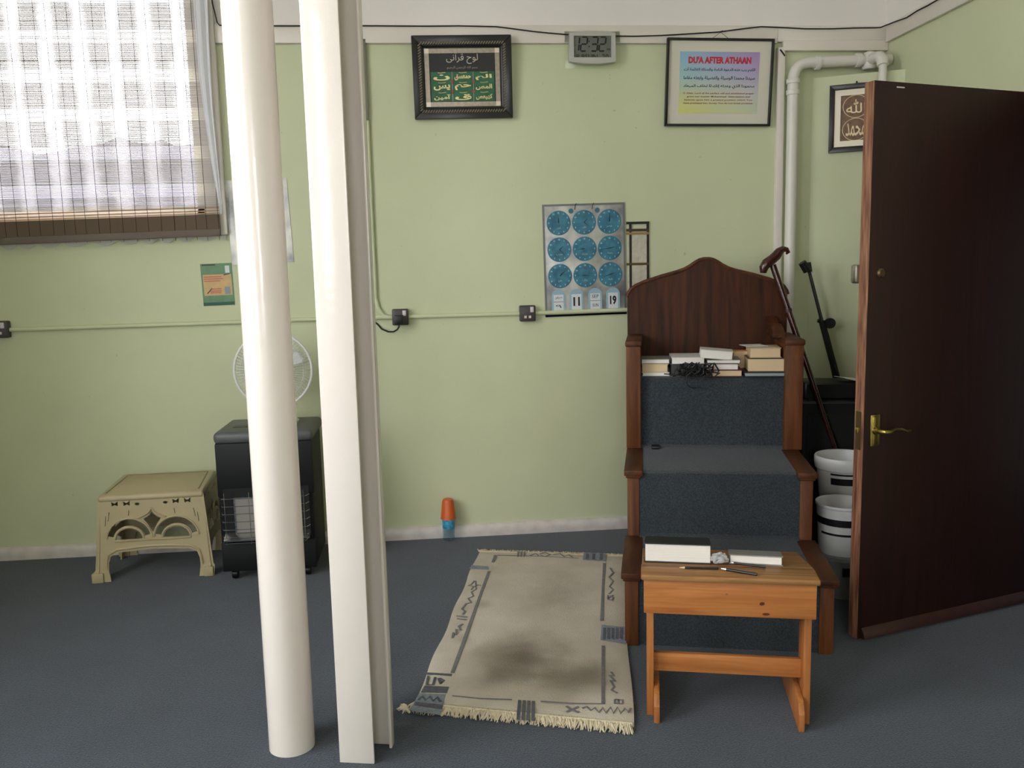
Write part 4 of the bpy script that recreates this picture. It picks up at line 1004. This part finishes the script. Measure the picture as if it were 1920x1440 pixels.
# ------------------------------------------------------------------ school desk
OD = flo(1226, 1354)
dk = thing('school_desk', 'small varnished pine school desk standing in front of the pulpit', 'desk', (OD.x, OD.y, 0), (0, 0, MA))
ZD = .478; U0, U1 = -.030, .474; VL = .095; VB = .375; ZB = .43; ZA0 = .352
MB().box(U0,U1,0,.018,ZA0,ZD-.018).build('apron', 'pine', dk, bevel=0.003)
for x in (U0, U1-.018):
    s = MB(); s.prism([(x,.018,ZA0),(x,.018,ZD-.018),(x,VL,ZD-.018),(x,VB,ZB-.018),(x,VB,ZA0)], (.018,0,0)); s.build('side_board', 'pine', dk, bevel=0.002)
MB().box(U0,U1,VB,VB+.016,ZA0,ZB-.012).build('rear_board', 'pine', dk, bevel=0.002)
MB().box(U0+.018,U1-.018,.018,VB,ZA0,ZA0+.01).build('bottom_board', 'pine', dk)
MB().box(U0-.008,U1+.008,-.012,VL-.002,ZD-.018,ZD).build('ledge', 'pine_top', dk, bevel=0.005)
lid_a = math.atan2(ZB-ZD, VB-VL)
ld = MB(); ld.box(U0-.006,U1+.006,0,(VB-VL)/math.cos(lid_a)+.02,-.018,0); ld.build('sloping_lid', 'pine_top', dk, bevel=0.003, loc=(0,VL,ZD), rot=(lid_a,0,0))
for x in (-.022, .447):
    lg = MB(); lg.box(x,x+.022,.040,.130,0.0,ZA0+.03); lg.build('leg', 'pine_v', dk, bevel=0.002)
    fx = x+.022 if x < 0 else x-.018
    ft = MB(); ft.prism([(fx,-.008,0),(fx,-.008,.055),(fx,.012,.085),(fx,.06,.100),(fx,.16,.100),(fx,.30,.06),(fx,.33,.03),(fx,.33,0)], (.018,0,0)); ft.build('foot', 'pine_v', dk, bevel=0.003)
MB().box(0,.447,.070,.088,.135,.195).build('stretcher', 'pine', dk, bevel=0.002)
for (x, z, a_, b_) in ((.318,ZA0+.044,.0075,.0055), (.330,ZA0+.012,.011,.004), (.215,ZA0+.07,.004,.003)):
    k = MB(); k.prism([(x+a_*math.cos(t*.5236)+.2*b_*math.sin(t*.5236), -.0006, z+b_*math.sin(t*.5236)) for t in range(12)], (0,.002,0)); k.build('knot', 'knot' if a_ > .005 else 'pine_top', dk)
def DP(x, y, z): return flo(x, y, z)
# books and pens on the desk
lid_rot = (lid_a, 0, MA)
def on_lid(u, v, lift=0.0):
    P = Vector((OD.x,OD.y,0))+U*u+V*v; P.z = ZD+math.tan(lid_a)*(v-VL)+lift; return P
def uv(x, y, z): q = flo(x,y,z)-Vector((OD.x,OD.y,0)); return q.dot(U), q.dot(V)
ua, va = uv(1208,1054,ZD); ub, _ = uv(1334,1058,ZD)
book('thick book with black cover and white pages lying on the school desk', ub-ua, .155, .060, 'cov_black', 'pages', on_lid((ua+ub)/2, VL+.004, .001), (lid_a, 0, MA+R(-1)), None, t=.003)
uc, vc = uv(1368,1058,ZD); ud, _ = uv(1468,1061,ZD)
book('small grey book lying beside the thick black book on the desk', ud-uc, .10, .030, 'cov_grey', 'pages', on_lid((uc+ud)/2, VL+.012, .001), (lid_a, 0, MA+R(-3)), None, t=.003)
def pen(label, a, b, r_, m, mtip, z=ZD):
    A, B = flo(*a, z+r_), flo(*b, z+r_); d = (B-A).normalized()
    t = thing('pencil' if 'pencil' in label else 'pen', label, 'pencil' if 'pencil' in label else 'pen', (A.x, A.y, z))
    L_ = lambda P: Vector(P)-Vector((A.x,A.y,z))
    MB().tube([L_(A+d*.016), L_(B)], r_, 8).build('barrel', m, t, smooth=True)
    MB().tube([L_(A), L_(A+d*.016)], [.0008, r_], 8).build('tip', mtip, t, smooth=True)
    MB().tube([L_(B-d*.008), L_(B+d*.002)], r_*1.05, 8).build('end_cap', m, t, smooth=True)
pen('black pencil with a bare wooden tip on the desk ledge', (1274,1064), (1346,1066), .0035, 'ink', 'pages_cream')
pen('black pen with a silver clip lying aslant on the desk ledge', (1352,1066), (1418,1077), .0045, 'black', 'chrome')
pen('slim black pen lying in front of the small grey book', (1366,1054), (1434,1063), .0035, 'black', 'steel', ZD+.001)
# crumpled tissue
rng = random.Random(21); P = flo(1350,1052,ZD+.01)
bm = bmesh.new(); bmesh.ops.create_icosphere(bm, subdivisions=3, radius=.02)
for v_ in bm.verts: v_.co *= 1+.35*math.sin(v_.co.x*260+1)*math.cos(v_.co.y*310)+rng.uniform(-.12,.12); v_.co.z *= .75; v_.co.x *= 1.25
bm.verts.ensure_lookup_table(); zmin = min(v_.co.z for v_ in bm.verts)
mb = MB(); mb.add([v_.co-Vector((0,0,zmin)) for v_ in bm.verts], [tuple(v_.index for v_ in f.verts) for f in bm.faces]); bm.free()
ts = mb.build('crumpled_tissue', mat('grey_white_tissue', (176, 176, 178), .8), loc=(P.x, P.y+.01, ZD-.002))
tag(ts, 'crumpled grey tissue between the two books on the desk', 'tissue')

# ------------------------------------------------------------------ rug
c00, c10, c11, c01 = flo(776,1318,.012), flo(1186,1357,.012), flo(1171,1042,.012), flo(898,1033,.012)
rug = thing('prayer_rug', 'cream wool rug with blue-grey border motifs, dark stains and fringed ends', 'rug', (c00.x, c00.y, 0))
RO = Vector((c00.x, c00.y, 0))
rm, nt, b = newmat('stained_cream_wool'); L = nt.links
tc = N(nt,'ShaderNodeTexCoord')
n1 = N(nt,'ShaderNodeTexNoise'); n1.inputs['Scale'].default_value = 5; n1.inputs['Detail'].default_value = 6; L.new(tc.outputs['Object'], n1.inputs['Vector'])
base = ramp(n1.outputs['Fac'], [(.3,(188,179,163)),(.7,(208,200,186))])
def blob(px, py, rx, ry, amt):
    P = flo(px,py,.012)-RO
    mp = N(nt,'ShaderNodeMapping'); mp.inputs['Location'].default_value = (-P.x/rx, -P.y/ry, 0); mp.inputs['Scale'].default_value = (1/rx, 1/ry, 0)
    L.new(tc.outputs['Object'], mp.inputs['Vector'])
    ln = N(nt,'ShaderNodeVectorMath',operation='LENGTH'); L.new(mp.outputs[0], ln.inputs[0])
    ad = N(nt,'ShaderNodeMath',operation='MULTIPLY_ADD'); ad.inputs[1].default_value = .9; L.new(n1.outputs['Fac'], ad.inputs[0]); L.new(ln.outputs['Value'], ad.inputs[2])
    mr = N(nt,'ShaderNodeMapRange'); mr.inputs[1].default_value = .45; mr.inputs[2].default_value = 1.75; mr.inputs[3].default_value = amt; mr.inputs[4].default_value = 0; mr.interpolation_type = 'SMOOTHSTEP'
    L.new(ad.outputs[0], mr.inputs[0]); return mr.outputs[0]
cur = base
for bl_ in (blob(980,1232,.17,.20,.85), blob(930,1272,.12,.10,.6), blob(1080,1275,.14,.12,.6), blob(1055,1110,.16,.18,.35), blob(905,1135,.05,.06,.35), blob(870,1200,.04,.05,.3), blob(1120,1260,.08,.1,.4)):
    mx = N(nt,'ShaderNodeMix',data_type='RGBA'); L.new(bl_, mx.inputs[0]); L.new(cur, mx.inputs[6]); mx.inputs[7].default_value = lin((98,90,76)); cur = mx.outputs[2]
L.new(cur, b.inputs['Base Color']); b.inputs['Roughness'].default_value = .95; b.inputs['Specular IOR Level'].default_value = .1
n3 = N(nt,'ShaderNodeTexNoise'); n3.inputs['Scale'].default_value = 240; L.new(tc.outputs['Object'], n3.inputs['Vector'])
bp = N(nt,'ShaderNodeBump'); bp.inputs['Strength'].default_value = .6; bp.inputs['Distance'].default_value = .004; L.new(n3.outputs['Fac'], bp.inputs['Height']); L.new(bp.outputs['Normal'], b.inputs['Normal'])
nu, nv = 24, 50
def rugp(s, t):
    P = (c00*(1-s)+c10*s)*(1-t) + (c01*(1-s)+c11*s)*t
    return P
vs, fs = [], []
for j in range(nv+1):
    for i in range(nu+1):
        s, t = i/nu, j/nv; P = rugp(s, t)
        w_ = .004*math.sin(t*21)*(1 if i in (0,) else 0) + (.006*math.sin(t*9+1) if i == nu else 0)
        P = P + U*w_
        edge = min(s, 1-s, t*2.2, (1-t)*2.2); zz = .016-.006*max(0, 1-edge/.03)**2 + .0015*math.sin(s*7+t*11)
        vs.append(Vector((P.x, P.y, zz))-RO)
k = len(vs)
for v_ in list(vs): vs.append(Vector((v_.x, v_.y, .0005)))
id_ = lambda i, j: j*(nu+1)+i
for j in range(nv):
    for i in range(nu):
        fs.append((id_(i,j), id_(i+1,j), id_(i+1,j+1), id_(i,j+1))); fs.append((k+id_(i,j), k+id_(i,j+1), k+id_(i+1,j+1), k+id_(i+1,j)))
for i in range(nu): fs += [(id_(i,0), k+id_(i,0), k+id_(i+1,0), id_(i+1,0)), (id_(i,nv), id_(i+1,nv), k+id_(i+1,nv), k+id_(i,nv))]
for j in range(nv): fs += [(id_(0,j), id_(0,j+1), k+id_(0,j+1), k+id_(0,j)), (id_(nu,j), k+id_(nu,j), k+id_(nu,j+1), id_(nu,j+1))]
MB().add(vs, fs).build('pile', rm, rug, smooth=True, angle=60)
M['motif'] = mat('blue_grey_wool', (118, 118, 118), .95, var=.15, vscale=60)
M['motif_b'] = mat('slate_blue_wool', (128, 136, 146), .95, var=.2, vscale=80)
M['motif_d'] = mat('dark_slate_wool', (92, 94, 102), .95, var=.2, vscale=80)
M['fringe'] = mat('cream_cotton_fringe', (214, 202, 176), .95, var=.1, vscale=60)
def stroke(nm, m_, pts, w, z=.0165):
    q_ = MB(); ribbon(q_, [flo(x,y,z+.001)-RO for x, y in pts], w, .0012); q_.build(nm, m_, rug)
def dense(pts, k=3):
    out = []
    for (a_, b_) in zip(pts[:-1], pts[1:]):
        for i in range(k): t = i/k; out.append((a_[0]+(b_[0]-a_[0])*t, a_[1]+(b_[1]-a_[1])*t))
    return out+[pts[-1]]
stroke('border_line', 'motif', dense([(929,1041),(924,1054)]), .013); stroke('border_line', 'motif', dense([(917,1071),(848,1262)],8), .013)
stroke('border_line', 'motif', dense([(933,1041),(1010,1043),(1085,1047)],4), .006)
stroke('border_line', 'motif', dense([(1133,1056),(1128,1164)],6), .012); stroke('border_line', 'motif', dense([(1131,1211),(1131,1320)],6), .012)
stroke('border_line', 'motif', dense([(848,1305),(900,1310),(960,1312)],4), .006); stroke('border_line', 'motif', dense([(1014,1315),(1070,1319),(1134,1320)],4), .006)
zig = lambda L_: stroke('squiggle', 'motif', L_, .008)
zig([(890,1089),(884,1096),(878,1098),(890,1100),(896,1097),(902,1098)]); zig([(892,1090),(893,1105),(884,1110),(888,1118),(878,1122),(884,1130),(874,1132),(866,1142),(872,1146),(868,1152)])
zig([(888,1100),(884,1106)]); zig([(856,1155),(876,1157)]); zig([(857,1160),(875,1162)])
zig([(868,1170),(860,1174),(864,1182),(855,1180),(856,1190),(850,1186),(848,1196)])
zig([(1144,1065),(1150,1074),(1142,1082),(1150,1090),(1143,1100),(1150,1106),(1142,1114)]); zig([(1140,1122),(1150,1116)]); zig([(1140,1124),(1140,1116),(1150,1120),(1148,1126),(1140,1124)])
zig([(1146,1260),(1152,1268),(1143,1266),(1154,1278),(1145,1276),(1152,1288),(1147,1294),(1158,1300)]); zig([(1153,1312),(1168,1313),(1167,1320),(1153,1319),(1153,1312)]); zig([(1160,1312),(1160,1319)])
zig([(1062,1324),(1072,1331),(1086,1336)]); zig([(1085,1325),(1074,1330),(1062,1335)])
zig([(1092,1328),(1100,1325),(1108,1332),(1115,1327),(1123,1336),(1130,1327),(1136,1337),(1145,1326),(1150,1338),(1158,1326),(1164,1338),(1172,1328),(1178,1336),(1183,1328)])
zig([(994,1042),(1004,1038),(1010,1042)]); zig([(1012,1039),(1022,1036),(1032,1040),(1022,1044),(1013,1041)]); zig([(1038,1040),(1050,1038),(1058,1044),(1066,1040),(1074,1045)])
for x in (972,978,984): zig([(x,1034),(x-1,1044)])
def patch(nm, m_, q, z=.0170, th=.001):
    P = [flo(x,y,z)-RO for x, y in q]; MB().prism(P, (0,0,th)).build(nm, m_, rug)
patch('woven_block', 'motif_b', [(880,1066),(917,1068),(915,1062),(884,1060)]); patch('woven_block', 'motif_b', [(1093,1050),(1136,1052),(1136,1038),(1094,1036)]); patch('woven_block', 'motif_b', [(1126,1200),(1174,1207),(1173,1176),(1128,1172)])
patch('woven_block', 'motif_b', [(768,1332),(826,1341),(836,1302),(786,1300)]); 
patch('woven_bar', 'motif_d', [(789,1298),(838,1300),(842,1288),(796,1286)], .0172); patch('woven_bar', 'motif_d', [(796,1264),(847,1268),(848,1264),(799,1261)], .0172); patch('woven_bar', 'motif_d', [(776,1322),(829,1330),(831,1322),(780,1316)], .0186)
for k in range(4): patch('woven_bar', 'motif_d', [(968+k*9.3,1349+k*.8),(975+k*9.3,1350+k*.8),(977.5+k*8.6,1313+k*.6),(971.5+k*8.6,1312.6+k*.6)], .0172)
for x in (1098,1110,1124): patch('woven_bar', 'motif_d', [(x,1049),(x+5,1049.5),(x+6,1039),(x+1,1038)], .0186)
for k in range(5): patch('woven_bar', 'motif_d', [(1130+k*8,1198-k*.5),(1135+k*8,1199),(1136+k*8,1178),(1131+k*8,1177)], .0186)
zig = lambda L_: stroke('squiggle', 'motif_d', L_, .009, .018)
zig([(803,1268),(800,1284),(812,1284),(816,1270)]); zig([(824,1272),(832,1276),(826,1282),(822,1272)]); zig([(785,1312),(792,1305),(798,1313),(806,1306),(812,1314),(820,1307),(826,1316)])
# fringe strands at both ends
def fringe(pa, pb, outdir, n, ln, seed):
    mb = MB(); rng = random.Random(seed); pa, pb = Vector(pa), Vector(pb)
    for i in range(n):
        t = (i+rng.random()*.8)/n; P = pa.lerp(pb, t); P.z = .012
        sd = (pb-pa).normalized(); L_ = ln*rng.uniform(.6,1.15); sk = rng.uniform(-.5,.5)*L_
        d = outdir*L_+sd*sk
        Q1 = P+d*.45+sd*rng.uniform(-.004,.004); Q1.z = .010+rng.uniform(0,.006); Q2 = P+d; Q2.z = .003+rng.uniform(0,.003)
        mb.tube([P-outdir*.006, Q1, Q2], [.0032,.003,.0012], 4)
    return mb
fr = fringe(c00-RO, c10-RO, -V, 420, .046, 1); o_ = fr.build('fringe', 'fringe', rug, smooth=True); o_['kind'] = 'stuff'
fr = fringe(c01-RO, c11-RO, V, 320, .035, 2); o_ = fr.build('fringe', 'fringe', rug, smooth=True); o_['kind'] = 'stuff'
A_, B_ = c00-RO, c10-RO
hm_ = MB(); hm_.tube([Vector((A_.x,A_.y,.009))-V*.004, Vector(((A_.x+B_.x)/2,(A_.y+B_.y)/2,.009))-V*.006, Vector((B_.x,B_.y,.009))-V*.004], .0085, 8); hm_.build('end_binding', 'fringe', rug, smooth=True)
# the curled tuft at the near corner
mb = MB(); rng = random.Random(8); T0 = flo(768,1336,.012)-RO; T1 = flo(748,1326,.02)-RO
for i in range(40):
    a_ = rng.uniform(-1,1); d = (T1-T0)*rng.uniform(.5,1.1)+V*a_*.02; mb.tube([T0, T0+d*.6+Vector((0,0,.012)), T0+d+Vector((0,0,rng.uniform(-.005,.006)))], [.004,.003,.001], 4)
o_ = mb.build('corner_tuft', 'fringe', rug, smooth=True); o_['kind'] = 'stuff'

# ------------------------------------------------------------------ bottle with an orange cup
bp_ = flo(842, 1012); bt = thing('water_bottle', 'clear water bottle with blue label under an upturned orange cup', 'bottle', (bp_.x, bp_.y-.005, 0))
MB().lathe([(.0,.004),(.02,.0),(.030,.004),(.032,.012),(.0305,.03),(.032,.05),(.032,.125),(.026,.145),(.013,.165),(.0125,.185),(.0,.185)], (0,0,0), 28).build('bottle_body', 'bottle', bt, smooth=True)
MB().lathe([(.0326,.068),(.0329,.07),(.0329,.122),(.0326,.124)], (0,0,0), 28).build('label', 'label_blue', bt, smooth=True)
MB().lathe([(.0,.222),(.020,.222),(.026,.219),(.030,.208),(.039,.125),(.041,.118),(.038,.118),(.035,.13),(.0,.20)], (0,0,0), 28).build('cup', 'orange', bt, smooth=True)

# ------------------------------------------------------------------ plastic stool
SY0, SY1 = 4.005, 4.355
sx0, sx1 = flo(178,930,.40).x, flo(366,930,.40).x
sc = (sx0+sx1)/2; sw = sx1-sx0; HS = .405
stl = thing('plastic_stool', 'beige plastic stool with pierced arch and flower skirt beside the heater', 'stool', (sc+.012, (SY0+SY1)/2, 0), (0, 0, R(2)))
sd_ = SY1-SY0; dz = .022
tp = MB()
tp.add([(-sw/2,-sd_/2,HS-.03),(sw/2,-sd_/2,HS-.03),(sw/2-.01,sd_/2,HS-.03+dz),(-sw/2+.01,sd_/2,HS-.03+dz),(-sw/2+.004,-sd_/2+.004,HS),(sw/2-.004,-sd_/2+.004,HS),(sw/2-.014,sd_/2,HS+dz),(-sw/2+.014,sd_/2,HS+dz)],
       [(0,3,2,1),(4,5,6,7),(0,1,5,4),(1,2,6,5),(2,3,7,6),(3,0,4,7)])
tp.build('seat', 'beige', stl, bevel=0.012, seg=3)
pf_ = MB()
for (xa, ya, xb, yb) in ((-sw/2+.03,-sd_/2+.04,-sw/2+.045,sd_/2-.04),(sw/2-.03,-sd_/2+.04,sw/2-.045,sd_/2-.04)):
    za, zb_ = HS+dz*((ya+sd_/2)/sd_), HS+dz*((yb+sd_/2)/sd_)
    pf_.tube([(xa,ya,za+.0005),(xb,yb,zb_+.0005)], .003, 6)
pf_.tube([(-sw/2+.045,sd_/2-.03,HS+dz*.92),(sw/2-.045,sd_/2-.03,HS+dz*.92)], .003, 6)
pf_.build('seat_grooves', 'groove', stl, smooth=True)
def arc(cx_, cz_, rx, rz, a0, a1, n=12): return [(cx_+rx*math.cos(R(a0+(a1-a0)*i/n)), cz_+rz*math.sin(R(a0+(a1-a0)*i/n))) for i in range(n+1)]
def skirt_loops(wt, wb):
    """skirt panel outline with legs and pierced openings; z from 0 (floor) to HS-.01"""
    ZT = HS-.012; lw = .055
    outer = [(-wt/2,ZT),(-wb/2-.004,.058),(-wb/2-.010,.05),(-wb/2-.006,.0),(-wb/2+lw+.008,.0),(-wb/2+lw,.05)]
    outer += [(-wb/2+lw+.002,.09),(-wb/2+lw+.012,.118),(-wb/2+lw+.045,.135),(-.06,.142),(0,.144)]
    outer = outer+[(-x, z) for x, z in reversed(outer[:-1])]
    holes = []
    def add(lp): holes.append(lp)
    k = wt/.465; zb0 = .195
    # outer fans, left and right, split by ribs; centre ogee
    for s in (-1, 1):
        add(arc(s*.105*k, zb0, .058*k, .050, 0, 180))
        o1 = arc(s*.105*k, zb0, .097*k, .093, 12, 168); i1 = arc(s*.105*k, zb0, .070*k, .064, 168, 12)
        add(o1+i1)
        add(arc(s*.062*k, ZT-.034, .011, .007, 0, 345, 8))
        for xc in (.108, .160):
            add([(s*xc*k-.015,ZT-.018),(s*xc*k,ZT-.028),(s*xc*k+.015,ZT-.016),(s*xc*k+.013,ZT-.040),(s*xc*k,ZT-.034),(s*xc*k-.013,ZT-.040)])
        for (x_, z_, dx_, ln_) in ((.184,.326,.010,.040),(.200,.308,.008,.045),(.098,.330,.006,.024)):
            add([(s*x_*k,z_),(s*(x_*k+.003),z_+.001),(s*(x_*k+dx_),z_-ln_),(s*(x_*k+dx_-.003),z_-ln_-.001)])
    add([(0,.322),(.010,.306),(.022,.297),(.040,.288),(.022,.264),(.010,.241),(0,.224),(-.010,.241),(-.022,.264),(-.040,.288),(-.022,.297),(-.010,.306)])
    return [outer]+holes
spl = R(4)
for name, y_, rot, wt, wb in (('front_skirt', -sd_/2+.010, 0, sw-.004, sw+.045), ('back_skirt', sd_/2-.010, math.pi, sw-.030, sw+.030)):
    me = plate(skirt_loops(wt, wb), .007); q = MB(); q.mesh(me, XZ)
    hoff = (dz if rot else 0)
    o_ = q.build(name, 'beige', stl, loc=(0, y_+(.026 if rot else -.026), 0), rot=(-spl if True else 0, 0, rot)); o_.scale = (1,1,1+(hoff*.9/HS))
for s in (-1, 1):
    me = plate(skirt_loops(sd_-.02, sd_+.035), .007); q = MB(); q.mesh(me, XZ)
    o_ = q.build('side_skirt', 'beige', stl, loc=(s*(sw/2+.016), 0, 0), rot=(-spl, 0, R(90)*s)); o_.scale = (1,1,1.02)
for sx_ in (-1,1):
    for sy_ in (-1,1):
        cx_, cy_ = sx_*(sw/2+.012), sy_*(sd_/2+.016)
        MB().box(cx_-.030,cx_+.022 if sx_ < 0 else cx_+.014,cy_-.016,cy_+.018,0,.045).build('leg_foot', 'beige', stl, bevel=0.004)
for s in (-1,1):
    for (cx_, rx, rz) in ((s*.105,.101,.098),(s*.105,.064,.057)):
        pts = [(x, -sd_/2-.024+(z-.0)*.075, z) for x, z in arc(cx_, .195, rx, rz, 4, 176, 14)]
        pts = [p for p in pts if p[0]*s > -.002]
        MB().tube(pts, .0042, 6).build('raised_rib', 'beige', stl, smooth=True)
    pts = [(x*s, -sd_/2-.026+z*.075, z) for x, z in [(.0,.338),(.010,.322),(.024,.310),(.045,.300),(.064,.294)]]
    MB().tube(pts, .004, 6).build('raised_rib', 'beige', stl, smooth=True)
MB().tube([(x, -sd_/2-.024+.19*.075, .190) for x in (-.17,0,.17)], .0045, 6).build('raised_rib', 'beige', stl, smooth=True)
MB().tube([(x, -sd_/2-.024+z*.075, z) for x, z in [(-.214,.06),(-.212,.095),(-.203,.128),(-.165,.150),(-.06,.158),(0,.160),(.06,.158),(.165,.150),(.203,.128),(.212,.095),(.214,.06)]], .005, 6).build('raised_rib', 'beige', stl, smooth=True)

# ------------------------------------------------------------------ gas heater
HX0, HX1 = -1.003, -.560; HY = 3.885; HW = HX1-HX0; HZ = .70; HD = .37
ht_ = thing('gas_heater', 'black portable cabinet gas heater with wire guard behind the columns', 'heater', ((HX0+HX1)/2, HY, 0))
hw = HW/2
g = MB(); g.box(-hw+.004,hw-.012,0.012,HD-.02,.05,HZ-.045); g.build('cabinet', 'heater', ht_, bevel=0.012)
g = MB(); g.box(-hw,hw,0.0,HD,HZ-.055,HZ); g.build('top_cover', 'heater_grey', ht_, bevel=0.022, seg=3)
g = MB(); g.box(-hw+.006,hw-.004,.0,.016,HZ-.30,HZ-.05); g.build('front_panel', 'heater', ht_, bevel=0.008)
g = MB(); g.box(-hw+.065,-hw+.135,.12,.17,HZ-.001,HZ+.002); g.build('control_slot', 'black', ht_)
g = MB(); g.box(-hw+.006,hw-.012,-.002,.016,.05,.19); g.build('lower_panel', 'heater', ht_, bevel=0.006)
g = MB(); g.box(-hw+.03,hw-.03,-.001,.013,.20,.44); g.build('burner_recess', 'black_matt', ht_)
g = MB(); g.box(-.140,.140,-.006,.0,.235,.395); g.build('ceramic_plaque', 'ceramic', ht_)
g = MB(); bars(g, .290, .170, .006, -.010, -.004)
for k, v_ in enumerate(g.v): g.v[k] = Vector((v_.x, v_.y, v_.z+.315))
g.build('plaque_frame', 'chrome', ht_)
g = MB(); g.prism([(-hw+.03,-.004,.235),(-hw+.03,-.045,.212),(-hw+.03,-.045,.206),(-hw+.03,-.004,.225)], (HW-.06,0,0)); g.build('reflector', 'chrome', ht_)
for i in range(6):
    z = .222+i*.036
    g = MB(); g.tube([(-hw+.022,-.004,z),(-hw+.03,-.036,z),(hw-.04,-.036,z),(hw-.03,-.004,z)], .0017, 6); g.build('guard_wire', 'chrome', ht_, smooth=True)
for x in (-hw+.042,-.07,.07,hw-.05):
    g = MB(); g.tube([(x,-.037,.19),(x,-.037,.43)], .0015, 6); g.build('guard_wire', 'chrome', ht_, smooth=True)
g = MB(); g.tube([(-hw+.03,-.004,.196),(-hw+.035,-.040,.196),(hw-.045,-.040,.196),(hw-.04,-.004,.196)], .003, 6); g.build('guard_wire', 'chrome', ht_, smooth=True)
for x in (-hw+.05,hw-.06):
    for y_ in (.05,HD-.06):
        g = MB(); g.lathe([(.0,-.012),(.022,-.012),(.025,0),(.022,.012),(.0,.012)], (x,y_,.025), 16, axis='x'); g.box(x-.014,x+.014,y_-.012,y_+.012,.03,.055); g.build('castor', 'black', ht_, smooth=True)
# ------------------------------------------------------------------ desk fan on the heater
FY = 4.06; fc = W(512,694,YW-FY); FR = .178
fn = thing('desk_fan', 'white desk fan with wire cage standing on top of the black heater', 'fan', (fc.x, FY+.02, HZ))
zc = fc.z-HZ
def circ(r_, y_, n=40): return [(r_*math.cos(2*math.pi*k/n), y_, zc+r_*math.sin(2*math.pi*k/n)) for k in range(n)]
g = MB(); g.tube(circ(FR, -.02), .006, 8, closed=True); g.build('cage_rim', 'fan_white', fn, smooth=True)
for sgn, nm in ((-1,'front_cage'),(1,'rear_cage')):
    g = MB()
    for k in range(72):
        A = 2*math.pi*k/72; ca, sa = math.cos(A), math.sin(A)
        g.tube([(r_*ca, -.02+sgn*d_, zc+r_*sa) for r_, d_ in ((.045,.055),(.10,.05),(.15,.032),(FR,.0))], .0011, 4)
    g.tube(circ(.10,-.02+sgn*.05), .0013, 5, closed=True); g.tube(circ(.145,-.02+sgn*.034), .0013, 5, closed=True)
    o_ = g.build(nm, 'fan_white', fn, smooth=True); o_['kind'] = 'stuff'
g = MB(); g.lathe([(.0,-.003),(.046,-.003),(.046,.004),(.0,.008)], (0,-.075,zc), 28, axis='y'); g.build('badge_disc', 'fan_white', fn, smooth=True)
for k in range(3):
    A0_ = 2*math.pi*k/3+.3; vs = []; fs = []
    for i in range(7):
        r_ = .03+.125*i/6; wdt = .25+.42*math.sin(math.pi*min(1,(i+1.2)/7.5))
        for j in range(5):
            A = A0_+wdt*(j/4-.2); vs.append((r_*math.cos(A), -.02+.022*(j/4-.5), zc+r_*math.sin(A)))
    fs = [(i*5+j, i*5+j+1, i*5+j+6, i*5+j+5) for i in range(6) for j in range(4)]
    o_ = MB().add(vs, fs).build('blade', 'fan_blade', fn, smooth=True); md = o_.modifiers.new('thick','SOLIDIFY'); md.thickness = .002
g = MB(); g.lathe([(.0,-.03),(.032,-.03),(.032,.02),(.0,.02)], (0,-.02,zc), 20, axis='y'); g.build('hub', 'fan_blade', fn, smooth=True)
g = MB(); g.lathe([(.0,-.13),(.035,-.125),(.055,-.10),(.06,-.04),(.05,-.03),(.0,-.03)], (0,0,zc), 24, axis='y'); g.build('motor_housing', 'fan_white', fn, smooth=True)
g = MB(); g.tube([(0,.06,zc-.02),(0,.055,zc-.08),(0,.02,.06),(0,0.0,.02)], [.024,.022,.024,.03], 14); g.build('neck', 'fan_white', fn, smooth=True)
g = MB(); g.lathe([(.0,0),(.112,0),(.115,.012),(.10,.026),(.04,.036),(.0,.036)], (-.012,0,0), 36); g.build('base', 'fan_white', fn, smooth=True)
